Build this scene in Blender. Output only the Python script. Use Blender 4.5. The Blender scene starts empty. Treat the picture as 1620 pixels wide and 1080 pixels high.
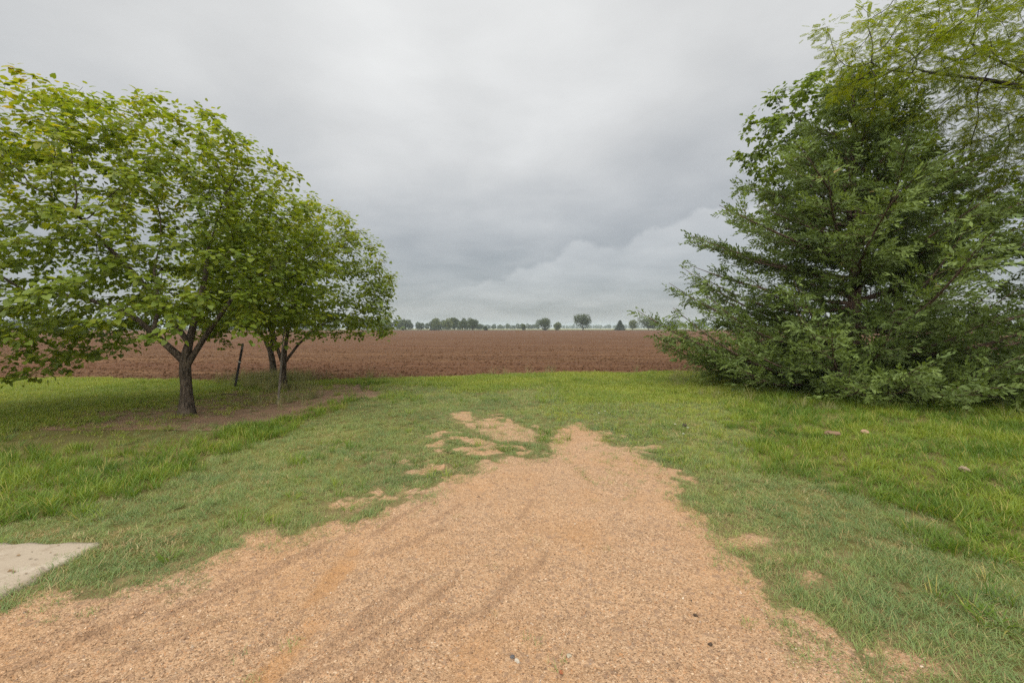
import bpy, math, numpy as np
from mathutils import Vector

R = math.radians
rng = np.random.default_rng(11)
scene = bpy.context.scene
COL = scene.collection

# ------------------------------------------------------------------ camera
CAM_H, F, HOR = 1.6, 720.0, 519.0          # eye height, focal length and horizon row of a 1620x1080 frame
cam = bpy.data.cameras.new('camera')
cam.sensor_width = 36.0
cam.lens = 36.0 * F / 1620.0
cam.shift_y = -(540.0 - HOR) / 1620.0
cam.clip_start, cam.clip_end = 0.05, 9000.0
camo = bpy.data.objects.new('camera', cam)
COL.objects.link(camo)
camo.location = (0, 0, CAM_H)
camo.rotation_euler = (R(90), 0, 0)
scene.camera = camo

# ------------------------------------------------------------------ exposure
vs = scene.view_settings
vs.view_transform, vs.look = 'Standard', 'None'
vs.gamma, vs.use_curve_mapping = 1.0, False
vs.exposure = 2.12
SKY_GAIN = 1.0
scene.cycles.use_denoising = False
scene.cycles.max_bounces = 8
scene.cycles.diffuse_bounces = 3
scene.cycles.transmission_bounces = 4
scene.cycles.volume_bounces = 1
scene.cycles.sample_clamp_indirect = 6.0

# ------------------------------------------------------------------ sky
SUN_EL, SUN_AZ = 52.0, 196.0               # azimuth clockwise from +Y (view direction)
world = bpy.data.worlds.new('World')
scene.world = world
world.use_nodes = True


class NT:
    """small helper for node trees"""
    def __init__(self, tree):
        self.t = tree
        tree.nodes.clear()

    def n(self, typ, **kw):
        nd = self.t.nodes.new(typ)
        for k, v in kw.items():
            if k.startswith('i_'):
                nd.inputs[k[2:].replace('_', ' ')].default_value = v
            else:
                setattr(nd, k, v)
        return nd

    def put(self, sock, v):
        if hasattr(v, 'is_linked') or isinstance(v, bpy.types.NodeSocket):
            self.t.links.new(v, sock)
        else:
            sock.default_value = v

    def math(self, op, a, b=0.0, c=None, clamp=False):
        nd = self.n('ShaderNodeMath', operation=op, use_clamp=clamp)
        self.put(nd.inputs[0], a)
        self.put(nd.inputs[1], b)
        if c is not None:
            self.put(nd.inputs[2], c)
        return nd.outputs[0]

    def mix(self, fac, a, b, blend='MIX'):
        nd = self.n('ShaderNodeMix', data_type='RGBA', blend_type=blend)
        self.put(nd.inputs['Factor'], fac)
        self.put(nd.inputs[6], a if not isinstance(a, tuple) else (a + (1,))[:4])
        self.put(nd.inputs[7], b if not isinstance(b, tuple) else (b + (1,))[:4])
        return nd.outputs[2]

    def ramp(self, fac, stops, interp='LINEAR'):
        nd = self.n('ShaderNodeValToRGB')
        cr = nd.color_ramp
        cr.interpolation = interp
        while len(cr.elements) < len(stops):
            cr.elements.new(0.5)
        for e, (p, c) in zip(cr.elements, stops):
            e.position = p
            e.color = (c, c, c, 1) if isinstance(c, (int, float)) else (tuple(c) + (1,))[:4]
        self.put(nd.inputs[0], fac)
        return nd.outputs[0]

    def smooth(self, x, a, b):
        nd = self.n('ShaderNodeMapRange', interpolation_type='SMOOTHSTEP')
        self.put(nd.inputs[0], x)
        nd.inputs[1].default_value, nd.inputs[2].default_value = a, b
        nd.inputs[3].default_value, nd.inputs[4].default_value = 0.0, 1.0
        return nd.outputs[0]

    def noise(self, vec, scale, detail=4.0, rough=0.55, dist=0.0):
        nd = self.n('ShaderNodeTexNoise')
        nd.inputs['Scale'].default_value = scale
        nd.inputs['Detail'].default_value = detail
        nd.inputs['Roughness'].default_value = rough
        nd.inputs['Distortion'].default_value = dist
        if vec is not None:
            self.put(nd.inputs['Vector'], vec)
        return nd.outputs['Fac']


def build_world():
    w = NT(world.node_tree)
    tc = w.n('ShaderNodeTexCoord')
    sx = w.n('ShaderNodeSeparateXYZ')
    w.put(sx.inputs[0], tc.outputs['Generated'])
    X, Y, Z = sx.outputs
    zc = w.math('MAXIMUM', Z, 0.0)
    # overcast layer seen in perspective: project the view ray on a flat cloud base
    den = w.math('ADD', zc, 0.16)
    cv = w.n('ShaderNodeCombineXYZ')
    w.put(cv.inputs[0], w.math('DIVIDE', X, den))
    w.put(cv.inputs[1], w.math('DIVIDE', Y, den))
    cv.inputs[2].default_value = 3.7
    big = w.noise(cv.outputs[0], 0.55, 3.0, 0.5, 0.3)
    mid = w.noise(cv.outputs[0], 1.9, 5.0, 0.5, 0.25)
    fine = w.noise(cv.outputs[0], 4.0, 5.0, 0.55, 0.2)
    # brightness rises from the horizon upward (overcast sky)
    base = w.math('MULTIPLY_ADD', w.smooth(Z, -0.02, 0.62), 0.34, 0.665)
    v = w.math('MULTIPLY_ADD', w.math('SUBTRACT', big, 0.5), 0.20, base)
    v = w.math('MULTIPLY_ADD', w.math('SUBTRACT', mid, 0.5), 0.24, v)
    v = w.math('MULTIPLY_ADD', w.math('SUBTRACT', fine, 0.5), 0.08, v)
    # thin spot in the cloud ahead
    dt = w.n('ShaderNodeVectorMath', operation='DOT_PRODUCT')
    w.put(dt.inputs[0], tc.outputs['Generated'])
    d = Vector((-0.06, 0.85, 0.50)).normalized()
    dt.inputs[1].default_value = d
    v = w.math('MULTIPLY_ADD', w.smooth(dt.outputs['Value'], 0.90, 1.0), 0.10, v)
    # cumulus bank low ahead on the right: lit edge over a darker gap
    az = w.math('DIVIDE', X, w.math('MAXIMUM', Y, 0.05))
    el = w.math('DIVIDE', Z, w.math('MAXIMUM', Y, 0.05))
    fc = w.n('ShaderNodeFloatCurve')
    cu = fc.mapping.curves[0]
    pts = [(0.0, 0.04), (0.18, 0.08), (0.32, 0.16), (0.42, 0.24), (0.49, 0.335), (0.535, 0.42),
           (0.57, 0.385), (0.62, 0.46), (0.70, 0.56), (0.85, 0.60), (1.0, 0.40)]
    cu.points[0].location, cu.points[1].location = pts[0], pts[-1]
    for p in pts[1:-1]:
        cu.points.new(*p)
    fc.mapping.update()
    w.put(fc.inputs['Value'], w.math('MULTIPLY_ADD', az, 0.62, 0.44, clamp=True))
    edge = w.math('MULTIPLY', fc.outputs[0], 0.46)
    cn = w.n('ShaderNodeCombineXYZ')
    w.put(cn.inputs[0], az)
    w.put(cn.inputs[1], el)
    puff = w.noise(cn.outputs[0], 11.0, 6.0, 0.6, 0.0)
    edge = w.math('MULTIPLY_ADD', w.math('SUBTRACT', puff, 0.5), 0.085, edge)
    below = w.math('SUBTRACT', edge, el)
    bank = w.math('MULTIPLY', w.smooth(below, -0.006, 0.012), w.math('SUBTRACT', 1.0, w.smooth(below, 0.02, 0.17)))
    bank = w.math('MULTIPLY', bank, w.smooth(el, 0.02, 0.12))
    gap = w.math('MULTIPLY', w.smooth(below, -0.14, -0.004), w.math('SUBTRACT', 1.0, w.smooth(below, -0.004, 0.01)))
    front = w.math('MULTIPLY', w.smooth(Y, 0.3, 0.7), w.smooth(az, -0.40, -0.02))
    v = w.math('MULTIPLY_ADD', w.math('MULTIPLY', bank, front), 0.06, v)
    v = w.math('MULTIPLY_ADD', w.math('MULTIPLY', gap, front), -0.045, v)
    # colour: blue-grey where thick, neutral where bright
    tint = w.ramp(v, [(0.50, (0.89, 0.965, 1.0)), (0.72, (0.97, 0.995, 1.0)), (0.95, (1.0, 1.0, 0.975))])
    cl = w.n('ShaderNodeVectorMath', operation='SCALE')
    w.put(cl.inputs[0], tint)
    w.put(cl.inputs[3], w.math('MULTIPLY', w.math('POWER', w.math('MAXIMUM', v, 0.1), 1.7), 1.64 * SKY_GAIN))
    sky = w.n('ShaderNodeTexSky', sky_type='NISHITA', sun_disc=False)
    sky.sun_elevation, sky.sun_rotation = R(SUN_EL), R(SUN_AZ)
    col = w.mix(0.96, sky.outputs[0], cl.outputs[0])
    bg = w.n('ShaderNodeBackground')
    w.put(bg.inputs[0], col)
    bg.inputs[1].default_value = 0.1
    out = w.n('ShaderNodeOutputWorld')
    w.put(out.inputs[0], bg.outputs[0])


build_world()

sun = bpy.data.lights.new('sun', 'SUN')
sun.energy, sun.angle, sun.color = 1.5, R(110), (1.0, 0.96, 0.89)
suno = bpy.data.objects.new('sun', sun)
COL.objects.link(suno)
sd = Vector((math.sin(R(SUN_AZ)) * math.cos(R(SUN_EL)), math.cos(R(SUN_AZ)) * math.cos(R(SUN_EL)), math.sin(R(SUN_EL))))
suno.rotation_euler = sd.to_track_quat('Z', 'Y').to_euler()
suno.location = (0, -5, 30)


# ------------------------------------------------------------------ helpers
def gp(px, py):
    """ground point seen at a pixel of the 1620x1080 frame"""
    d = F * CAM_H / (py - HOR)
    return ((px - 810.0) / F * d, d)


def at(px, py, d):
    return ((px - 810.0) / F * d, d, CAM_H - (py - HOR) / F * d)


def tag(o, label=None, cat=None, group=None, kind=None):
    if label: o['label'] = label
    if cat: o['category'] = cat
    if group: o['group'] = group
    if kind: o['kind'] = kind
    return o


def mesh_np(name, v, faces, mat=None, attrs=None, smooth=False):
    """mesh from numpy arrays; faces (n,3) or (n,4)"""
    v = np.asarray(v, np.float32)
    f = np.asarray(faces, np.int32)
    me = bpy.data.meshes.new(name)
    k = f.shape[1]
    me.vertices.add(len(v))
    me.vertices.foreach_set('co', v.ravel())
    me.loops.add(f.size)
    me.loops.foreach_set('vertex_index', f.ravel())
    me.polygons.add(len(f))
    me.polygons.foreach_set('loop_start', np.arange(0, f.size, k, dtype=np.int32))
    me.polygons.foreach_set('loop_total', np.full(len(f), k, np.int32))
    if smooth:
        me.polygons.foreach_set('use_smooth', np.ones(len(f), bool))
    me.update(calc_edges=True)
    for nm, a in (attrs or {}).items():
        at_ = me.attributes.new(nm, 'FLOAT', 'POINT')
        at_.data.foreach_set('value', np.asarray(a, np.float32))
    if mat:
        me.materials.append(mat)
    return me


def link(name, data, parent=None, loc=None):
    o = bpy.data.objects.new(name, data)
    COL.objects.link(o)
    if loc is not None:
        o.location = loc
    if parent is not None:
        o.parent = parent
    return o


def empty(name, loc):
    o = link(name, None, None, loc)
    o.empty_display_size = 0.2
    return o


_lat = np.random.default_rng(5).random((64, 64)).astype(np.float64)


def vnoise(x, y):
    xi, yi = np.floor(x).astype(int), np.floor(y).astype(int)
    fx, fy = x - xi, y - yi
    fx, fy = fx * fx * (3 - 2 * fx), fy * fy * (3 - 2 * fy)
    a, b = _lat[xi % 64, yi % 64], _lat[(xi + 1) % 64, yi % 64]
    c, d = _lat[xi % 64, (yi + 1) % 64], _lat[(xi + 1) % 64, (yi + 1) % 64]
    return (a * (1 - fx) + b * fx) * (1 - fy) + (c * (1 - fx) + d * fx) * fy


def fbm(x, y, s=1.0, o=4):
    x, y = np.asarray(x, float) * s + 17.3, np.asarray(y, float) * s + 5.1
    r, a, t = 0, 0.5, 0
    for i in range(o):
        r = r + a * vnoise(x, y)
        t += a
        x, y, a = x * 2.03 + 7.7, y * 2.03 + 3.1, a * 0.5
    return r / t


def inpoly(x, y, poly):
    x, y = np.asarray(x, float), np.asarray(y, float)
    ins = np.zeros(x.shape, bool)
    n = len(poly)
    for i in range(n):
        x0, y0 = poly[i]
        x1, y1 = poly[(i + 1) % n]
        if y0 == y1:
            continue
        c = ((y0 > y) != (y1 > y)) & (x < (x1 - x0) * (y - y0) / (y1 - y0) + x0)
        ins ^= c
    return ins


def pdist(x, y, line):
    """distance to a polyline (closed)"""
    best = np.full(np.shape(x), 1e9)
    n = len(line)
    for i in range(n):
        ax, ay = line[i]
        bx, by = line[(i + 1) % n]
        dx, dy = bx - ax, by - ay
        t = np.clip(((x - ax) * dx + (y - ay) * dy) / (dx * dx + dy * dy + 1e-9), 0, 1)
        best = np.minimum(best, np.hypot(x - ax - t * dx, y - ay - t * dy))
    return best


def sdf(x, y, poly):
    d = pdist(x, y, poly)
    return np.where(inpoly(x, y, poly), -d, d)


def sstep(x, a, b):
    t = np.clip((x - a) / (b - a), 0, 1)
    return t * t * (3 - 2 * t)


# ------------------------------------------------------------------ outlines on the ground (metres)
P = lambda pts: [gp(*p) for p in pts]
GRAVEL = P([(0, 968), (66, 944), (130, 948), (250, 912), (330, 890), (395, 868), (470, 850), (520, 836), (570, 832), (640, 808),
            (668, 788), (705, 774), (752, 742), (800, 730), (850, 727), (888, 714), (896, 682), (915, 674), (936, 688),
            (958, 703), (990, 716), (1035, 740), (1060, 762), (1084, 800), (1122, 818), (1140, 850), (1168, 884),
            (1200, 920), (1232, 968), (1262, 1000), (1310, 1040), (1366, 1080)]) + [(2.2, -1.5), (-4.6, -1.5), (-4.0, 1.9)]
PATCHES = [(P([(745, 676), (775, 671), (815, 676), (846, 690), (836, 698), (790, 699), (768, 690)]), .72),
           (P([(890, 682), (914, 671), (940, 690), (985, 724), (880, 728)]), 1.0),
           (P([(720, 660), (740, 657), (742, 670), (722, 668)]), .8),
           (P([(1128, 852), (1180, 846), (1222, 856), (1190, 872), (1145, 870)]), .6),
           (P([(1258, 904), (1290, 904), (1296, 924), (1268, 928)]), .5),
           (P([(395, 850), (425, 843), (432, 855), (402, 864)]), .8),
           (P([(545, 802), (575, 790), (588, 800), (556, 814)]), .5),
           (P([(622, 775), (640, 768), (650, 780), (630, 788)]), .5),
           (P([(1400, 1030), (1450, 1030), (1480, 1060), (1420, 1078)]), .6)]
SPARSE = [(P([(560, 800), (640, 740), (690, 690), (740, 655), (890, 690), (890, 720), (800, 735), (740, 780), (660, 815)]), .15),
          (P([(1090, 780), (1180, 830), (1330, 940), (1480, 1080), (1320, 1090), (1180, 940), (1110, 840)]), .14),
          (P([(940, 680), (1010, 690), (1090, 760), (1120, 830), (1060, 770), (980, 725)]), .12)]
DIRT = [(P([(120, 690), (200, 680), (290, 664), (400, 650), (470, 640), (520, 626), (528, 615), (500, 611), (478, 622),
            (430, 640), (330, 656), (290, 655), (240, 664), (165, 676)]), .92),
        (P([(320, 640), (345, 628), (400, 622), (450, 632), (390, 640), (340, 646)]), .85),
        (P([(215, 645), (270, 632), (280, 640), (240, 652)]), .6),
        (P([(160, 700), (240, 688), (250, 694), (180, 706)]), .7)]
FESCUE_L = P([(-900, 860), (0, 840), (90, 822), (168, 800), (220, 785), (290, 762), (358, 721), (405, 712), (430, 692), (560, 634),
              (600, 606), (560, 606), (520, 632), (430, 662), (300, 690), (160, 716), (0, 690), (-600, 690)])
FESCUE_R = P([(1150, 640), (1160, 680), (1192, 711), (1226, 748), (1300, 757), (1346, 768), (1398, 797), (1470, 815),
              (1490, 872), (1570, 890), (1625, 930), (1900, 1060), (3400, 1080), (2600, 640), (1500, 620), (1250, 625)])
SLAB = (-6.5, -3.03, -1.5, 3.35)
EDGE = sorted([gp(*p) for p in [(-900, 600), (-400, 601), (0, 602), (300, 600), (440, 602), (520, 601), (600, 600), (700, 597),
                                (850, 591), (1000, 590), (1100, 590), (1300, 591), (1620, 594), (2300, 595)]])
EX, EY = np.array([e[0] for e in EDGE]), np.array([e[1] for e in EDGE])


def field_edge(x):
    return np.interp(x, EX, EY) + (fbm(x, x * 0 + 3, 0.9, 3) - 0.5) * 0.5


def hgt(x, y):
    """gentle relief of the yard"""
    x, y = np.asarray(x, float), np.asarray(y, float)
    h = (fbm(x, y, 0.22, 3) - 0.5) * 0.16 * sstep(y, 2, 7) * (1 - sstep(y, 14, 20)) + (fbm(x, y, 1.1, 3) - 0.5) * 0.035
    return h


def bare(x, y, soft=0.0):
    """0 = closed turf, 1 = bare gravel; soft widens the fringe"""
    x, y = np.asarray(x, float), np.asarray(y, float)
    wob = (fbm(x, y, 2.2, 5) - 0.5) * 0.62 * np.clip(y / 5, .45, 1.2) + (fbm(x + 7, y, 11, 2) - .5) * .14
    g = 1 - sstep(sdf(x, y, GRAVEL) + wob * .8, -0.26, 0.12 + soft)
    n = .45 * fbm(x + 40, y + 9, 2.2, 3) + .55 * fbm(x + 4, y + 19, 6.5, 3)
    for poly, a in PATCHES:
        g = np.maximum(g, a * (1 - sstep(sdf(x, y, poly) + wob * .35, -0.14, 0.14 + soft)))
    for poly, a in SPARSE:
        m = 1 - sstep(sdf(x, y, poly) + wob * 1.3, -0.35, 0.35 + soft)
        g = np.maximum(g, m * .9 * sstep(n, 0.50 - a * .16 - soft * .35, 0.70 - a * .16))
    return g


def dirt(x, y):
    x, y = np.asarray(x, float), np.asarray(y, float)
    wob = (fbm(x + 3, y + 70, 1.3, 4) - 0.5) * 1.3
    g = np.zeros(x.shape)
    for poly, a in DIRT:
        g = np.maximum(g, a * (1 - sstep(sdf(x, y, poly) + wob * .9 - .85, -0.25, 0.35)))
    return g


# ------------------------------------------------------------------ materials
def new_mat(name):
    m = bpy.data.materials.new(name)
    m.use_nodes = True
    return m, NT(m.node_tree)


def finish(t, col, rough=0.8, bump=None, bstr=0.3, bdist=0.01, spec=0.3):
    b = t.n('ShaderNodeBsdfPrincipled')
    t.put(b.inputs['Base Color'], col if not isinstance(col, tuple) else (col + (1,))[:4])
    t.put(b.inputs['Roughness'], rough)
    b.inputs['Specular IOR Level'].default_value = spec
    if bump is not None:
        bn = t.n('ShaderNodeBump')
        bn.inputs['Strength'].default_value = bstr
        bn.inputs['Distance'].default_value = bdist
        t.put(bn.inputs['Height'], bump)
        t.put(b.inputs['Normal'], bn.outputs[0])
    o = t.n('ShaderNodeOutputMaterial')
    t.put(o.inputs[0], b.outputs[0])
    return b


def pos(t):
    return t.n('ShaderNodeNewGeometry').outputs['Position']


def voro(t, vec, scale, feature='F1'):
    nd = t.n('ShaderNodeTexVoronoi', feature=feature)
    nd.inputs['Scale'].default_value = scale
    t.put(nd.inputs['Vector'], vec)
    return nd


def mat_gravel():
    m, t = new_mat('gravel_sand')
    p = pos(t)
    vc = voro(t, p, 125.0)
    vb = voro(t, p, 42.0)
    hs = t.n('ShaderNodeSeparateColor')
    t.put(hs.inputs[0], vc.outputs['Color'])
    hb = t.n('ShaderNodeSeparateColor')
    t.put(hb.inputs[0], vb.outputs['Color'])
    grain = t.ramp(hs.outputs[0], [(0.0, (.10, .060, .036)), (0.12, (.22, .138, .078)), (0.45, (.315, .202, .118)), (0.8, (.385, .26, .160)), (0.94, (.32, .165, .075)), (1.0, (.50, .385, .27))])
    big = t.noise(p, 0.8, 4, .55)
    c = t.mix(t.smooth(big, .42, .66), grain, t.mix(0.35, grain, (.33, .18, .078)))
    c = t.mix(t.math('MULTIPLY', t.smooth(hb.outputs[1], .86, .92), .7), c, (.20, .13, .085))
    c = t.mix(t.math('MULTIPLY', t.smooth(t.noise(p, 3.0, 4, .6), .5, .75), .35), c, (.30, .17, .085))
    ru = t.n('ShaderNodeAttribute', attribute_name='rut').outputs['Fac']
    c = t.mix(t.math('MULTIPLY', t.smooth(ru, .12, .9), .62), c, t.mix(hs.outputs[1], (.10, .06, .038), (.32, .195, .11)))
    c = t.mix(t.math('MULTIPLY', t.smooth(t.math('MULTIPLY', ru, -1.0), .15, 1.3), .60), c, t.mix(hs.outputs[1], (.24, .115, .038), (.37, .19, .072)))
    so = t.n('ShaderNodeAttribute', attribute_name='soil').outputs['Fac']
    sn = t.smooth(t.math('ADD', so, t.math('MULTIPLY', t.math('SUBTRACT', t.noise(p, 22, 4, .65), .5), .9)), .35, .75)
    c = t.mix(sn, c, t.mix(t.noise(p, 30, 4, .6), (.07, .062, .022), (.19, .145, .065)))
    bump = t.math('ADD', t.math('MULTIPLY', t.math('SUBTRACT', 1.0, vc.outputs['Distance']), .5),
                  t.math('MULTIPLY', t.noise(p, 160, 3, .6), .6))
    finish(t, c, .9, bump, .65, .012, .2)
    return m


def mat_turf():
    """soil and thatch under the grass"""
    m, t = new_mat('turf_soil')
    p = pos(t)
    n1, n2 = t.noise(p, 0.55, 5, .6), t.noise(p, 24, 5, .65)
    far = t.smooth(t.noise(p, 0.02, 3, .5), .4, .6)
    c = t.mix(n2, (.065, .062, .018), (.15, .125, .048))
    c = t.mix(t.smooth(n1, .45, .6), c, t.mix(n2, (.095, .085, .025), (.18, .165, .055)))
    finish(t, c, .95, n2, .6, .02, .1)
    return m


def mat_dirt():
    m, t = new_mat('bare_dirt')
    p = pos(t)
    n1, n2 = t.noise(p, 1.6, 5, .6), t.noise(p, 40, 5, .65)
    c = t.mix(n2, (.11, .068, .042), (.22, .145, .095))
    c = t.mix(t.smooth(n1, .42, .62), c, (.20, .125, .08))
    finish(t, c, .95, n2, .5, .015, .1)
    return m


def mat_field():
    m, t = new_mat('ploughed_soil')
    p = pos(t)
    mp = t.n('ShaderNodeMapping')
    t.put(mp.inputs[0], p)
    mp.inputs['Scale'].default_value = (.10, 1.0, 1)
    n1 = t.noise(p, 9.0, 6, .68)
    n2 = t.noise(mp.outputs[0], 0.55, 5, .62)
    n3 = t.noise(mp.outputs[0], 0.09, 4, .55)
    c = t.mix(n1, (.042, .0215, .0105), (.142, .077, .0385))
    c = t.mix(t.math('MULTIPLY', t.smooth(n2, .48, .70), .5), c, (.19, .108, .056))
    c = t.mix(t.math('MULTIPLY', t.smooth(n3, .45, .62), .45), c, (.095, .042, .024))
    mq = t.n('ShaderNodeMapping')
    t.put(mq.inputs[0], p)
    mq.inputs['Scale'].default_value = (.35, 1.0, 1)
    nf = t.noise(mq.outputs[0], 1.3, 7, .72)
    c = t.mix(t.math('MULTIPLY', t.smooth(nf, .46, .60), .42), c, (.060, .028, .016))
    # straw and pale crop residue
    v = t.noise(p, 15.0, 3, .5)
    c = t.mix(t.math('MULTIPLY', t.smooth(v, .68, .74), .6), c, (.30, .21, .12))
    finish(t, c, .95, n1, .9, .06, .12)
    return m


def mat_concrete():
    m, t = new_mat('old_concrete')
    p = pos(t)
    n1, n2 = t.noise(p, 2.2, 5, .6), t.noise(p, 70, 5, .7)
    c = t.mix(n2, (.21, .17, .125), (.35, .295, .225))
    c = t.mix(t.math('MULTIPLY', t.smooth(n1, .5, .68), .55), c, (.40, .355, .29))
    c = t.mix(t.math('MULTIPLY', t.smooth(t.noise(p, 5.5, 6, .7), .50, .66), .6), c, (.19, .145, .10))
    finish(t, c, .9, t.math('ADD', n2, t.math('MULTIPLY', n1, .6)), .35, .008, .2)
    return m


def mat_leaf(name, cols, transl=.35, rough=.45, vscale=.6, back=1.25, trange=None):
    """leaf: cols = list of (stop, rgb) chosen by the per-leaf value 'rnd' and by slow noise"""
    m, t = new_mat(name)
    a = t.n('ShaderNodeAttribute', attribute_name='rnd')
    n = t.noise(pos(t), vscale, 3, .5)
    f = t.math('ADD', t.math('MULTIPLY', a.outputs['Fac'], .72), t.math('MULTIPLY', t.smooth(n, .3, .7), .28))
    c = t.ramp(f, cols)
    pb = t.n('ShaderNodeBsdfPrincipled')
    t.put(pb.inputs['Base Color'], c)
    pb.inputs['Roughness'].default_value = rough
    pb.inputs['Specular IOR Level'].default_value = .35
    tr = t.n('ShaderNodeBsdfTranslucent')
    tc = t.mix(1.0, c, (back * 1.15, back * 1.1, back * .45), 'MULTIPLY')
    t.put(tr.inputs[0], tc)
    mx = t.n('ShaderNodeMixShader')
    mx.inputs[0].default_value = transl
    t.put(mx.inputs[1], pb.outputs[0])
    t.put(mx.inputs[2], tr.outputs[0])
    o = t.n('ShaderNodeOutputMaterial')
    t.put(o.inputs[0], mx.outputs[0])
    return m


def mat_grass(name, c0, c1, c2, dry, drym=.25, transl=.3, scale=.7):
    """blades: instance-random and patchy; dry = straw colour on part of the blades"""
    m, t = new_mat(name)
    oi = t.n('ShaderNodeObjectInfo')
    a = t.n('ShaderNodeAttribute', attribute_name='rnd')
    g = t.n('ShaderNodeAttribute', attribute_name='tip')
    n = t.noise(pos(t), scale, 4, .55)
    f = t.math('ADD', t.math('MULTIPLY', oi.outputs['Random'], .5), t.math('MULTIPLY', t.smooth(n, .3, .7), .5))
    c = t.ramp(f, [(0.1, c0), (0.5, c1), (0.92, c2)])
    d = t.math('MULTIPLY', t.smooth(a.outputs['Fac'], 1 - drym, 1.0 - drym * .5), .85)
    c = t.mix(d, c, dry)
    pb = t.n('ShaderNodeBsdfPrincipled')
    t.put(pb.inputs['Base Color'], c)
    pb.inputs['Roughness'].default_value = .55
    pb.inputs['Specular IOR Level'].default_value = .3
    tr = t.n('ShaderNodeBsdfTranslucent')
    t.put(tr.inputs[0], t.mix(1.0, c, (1.3, 1.25, .6), 'MULTIPLY'))
    mx = t.n('ShaderNodeMixShader')
    mx.inputs[0].default_value = transl
    t.put(mx.inputs[1], pb.outputs[0])
    t.put(mx.inputs[2], tr.outputs[0])
    o = t.n('ShaderNodeOutputMaterial')
    t.put(o.inputs[0], mx.outputs[0])
    return m


def mat_bark(name, c0, c1, scale=14):
    m, t = new_mat(name)
    tc = t.n('ShaderNodeTexCoord').outputs['Object']
    mp = t.n('ShaderNodeMapping')
    t.put(mp.inputs[0], tc)
    mp.inputs['Scale'].default_value = (1, 1, .22)
    n = t.noise(mp.outputs[0], scale * 2.2, 6, .65, .6)
    n2 = t.noise(tc, 2.5, 4, .6)
    c = t.mix(t.smooth(n, .35, .65), c0, c1)
    c = t.mix(t.math('MULTIPLY', t.smooth(n2, .5, .7), .5), c, tuple(x * 1.5 for x in c1))
    finish(t, c, .92, n, .9, .03, .15)
    return m


def mat_plain(name, c, rough=.7, var=.25, scale=30, spec=.3):
    m, t = new_mat(name)
    n = t.noise(t.n('ShaderNodeTexCoord').outputs['Object'], scale, 4, .6)
    finish(t, t.mix(n, tuple(x * (1 - var) for x in c), tuple(min(1, x * (1 + var)) for x in c)), rough, n, .3, .01, spec)
    return m


M_GRAVEL, M_TURF, M_DIRT, M_FIELD, M_CONC = mat_gravel(), mat_turf(), mat_dirt(), mat_field(), mat_concrete()
M_REDBUD = mat_leaf('redbud_leaf', [(0.0, (.085, .130, .016)), (.35, (.140, .195, .022)), (.65, (.195, .240, .024)), (.88, (.275, .275, .024)), (1.0, (.33, .25, .026))], .48)
M_MULB = mat_leaf('mulberry_leaf', [(0.0, (.07, .11, .018)), (.5, (.12, .175, .025)), (1.0, (.18, .235, .032))], .45)
M_LOCUST = mat_leaf('locust_leaf', [(0.0, (.10, .14, .010)), (.5, (.19, .235, .014)), (1.0, (.33, .335, .018))], .5)
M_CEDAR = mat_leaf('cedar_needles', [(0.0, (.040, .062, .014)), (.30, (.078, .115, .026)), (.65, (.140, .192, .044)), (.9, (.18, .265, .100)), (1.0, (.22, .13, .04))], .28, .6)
M_FARLEAF = mat_leaf('far_leaf', [(0.0, (.022, .034, .012)), (.5, (.048, .068, .02)), (1.0, (.085, .108, .03))], .3, .6, .05)
M_FARPALE = mat_leaf('far_pale_leaf', [(0.0, (.055, .07, .025)), (.5, (.09, .115, .04)), (1.0, (.14, .15, .06))], .3, .6, .05)
M_FARDARK = mat_leaf('far_dark_leaf', [(0.0, (.018, .03, .014)), (1.0, (.045, .065, .03))], .2, .6, .05)
M_FARLIME = mat_leaf('far_lime_leaf', [(0.0, (.07, .12, .02)), (1.0, (.16, .21, .04))], .4, .6, .05)
M_BARK = mat_bark('redbud_bark', (.022, .017, .013), (.10, .078, .058))
M_CBARK = mat_bark('cedar_bark', (.04, .028, .02), (.14, .095, .07))
M_LBARK = mat_bark('locust_bark', (.018, .015, .013), (.06, .05, .042))
M_FBARK = mat_plain('far_bark', (.06, .05, .04))
M_BERM = mat_grass('fine_grass', (.105, .170, .060), (.165, .235, .078), (.245, .285, .082), (.42, .32, .15), .12, .35, .9)
M_FESC = mat_grass('coarse_grass', (.055, .112, .012), (.115, .185, .020), (.215, .265, .028), (.34, .29, .08), .14, .4, .8)
M_LAWN = mat_grass('lawn_grass', (.12, .185, .030), (.19, .25, .034), (.27, .30, .040), (.40, .33, .12), .15, .4, .35)
M_TALL = mat_grass('tall_grass', (.11, .135, .05), (.165, .18, .068), (.23, .22, .09), (.36, .28, .14), .25, .3, 1.0)
M_DRY = mat_grass('dry_grass', (.25, .18, .08), (.33, .24, .11), (.22, .19, .07), (.38, .30, .16), .3, .2, 1.0)
M_STRAW = mat_plain('pale_stubble', (.19, .19, .10), .95, .3, .05)

# ------------------------------------------------------------------ ground sheets
def sheet(name, xs_f, ys, zf, mat, keep=None, skirt=None):
    """grid whose rows are at ys; xs_f(y) gives the x values of that row"""
    rows = [xs_f(y) for y in ys]
    k = len(rows[0])
    xv = np.array(rows)
    yv = np.repeat(np.array(ys)[:, None], k, 1)
    zv = zf(xv, yv)
    v = np.stack([xv, yv, zv], -1).reshape(-1, 3)
    i = np.arange(len(ys) - 1)[:, None] * k + np.arange(k - 1)[None]
    f = np.stack([i, i + 1, i + 1 + k, i + k], -1).reshape(-1, 4)
    if keep is not None:
        c = v[f].mean(1)
        f = f[keep(c[:, 0], c[:, 1])]
        used = np.unique(f)
        remap = np.full(len(v), -1)
        remap[used] = np.arange(len(used))
        v, f = v[used], remap[f]
    return mesh_np(name, v, f, mat, smooth=True)


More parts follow.
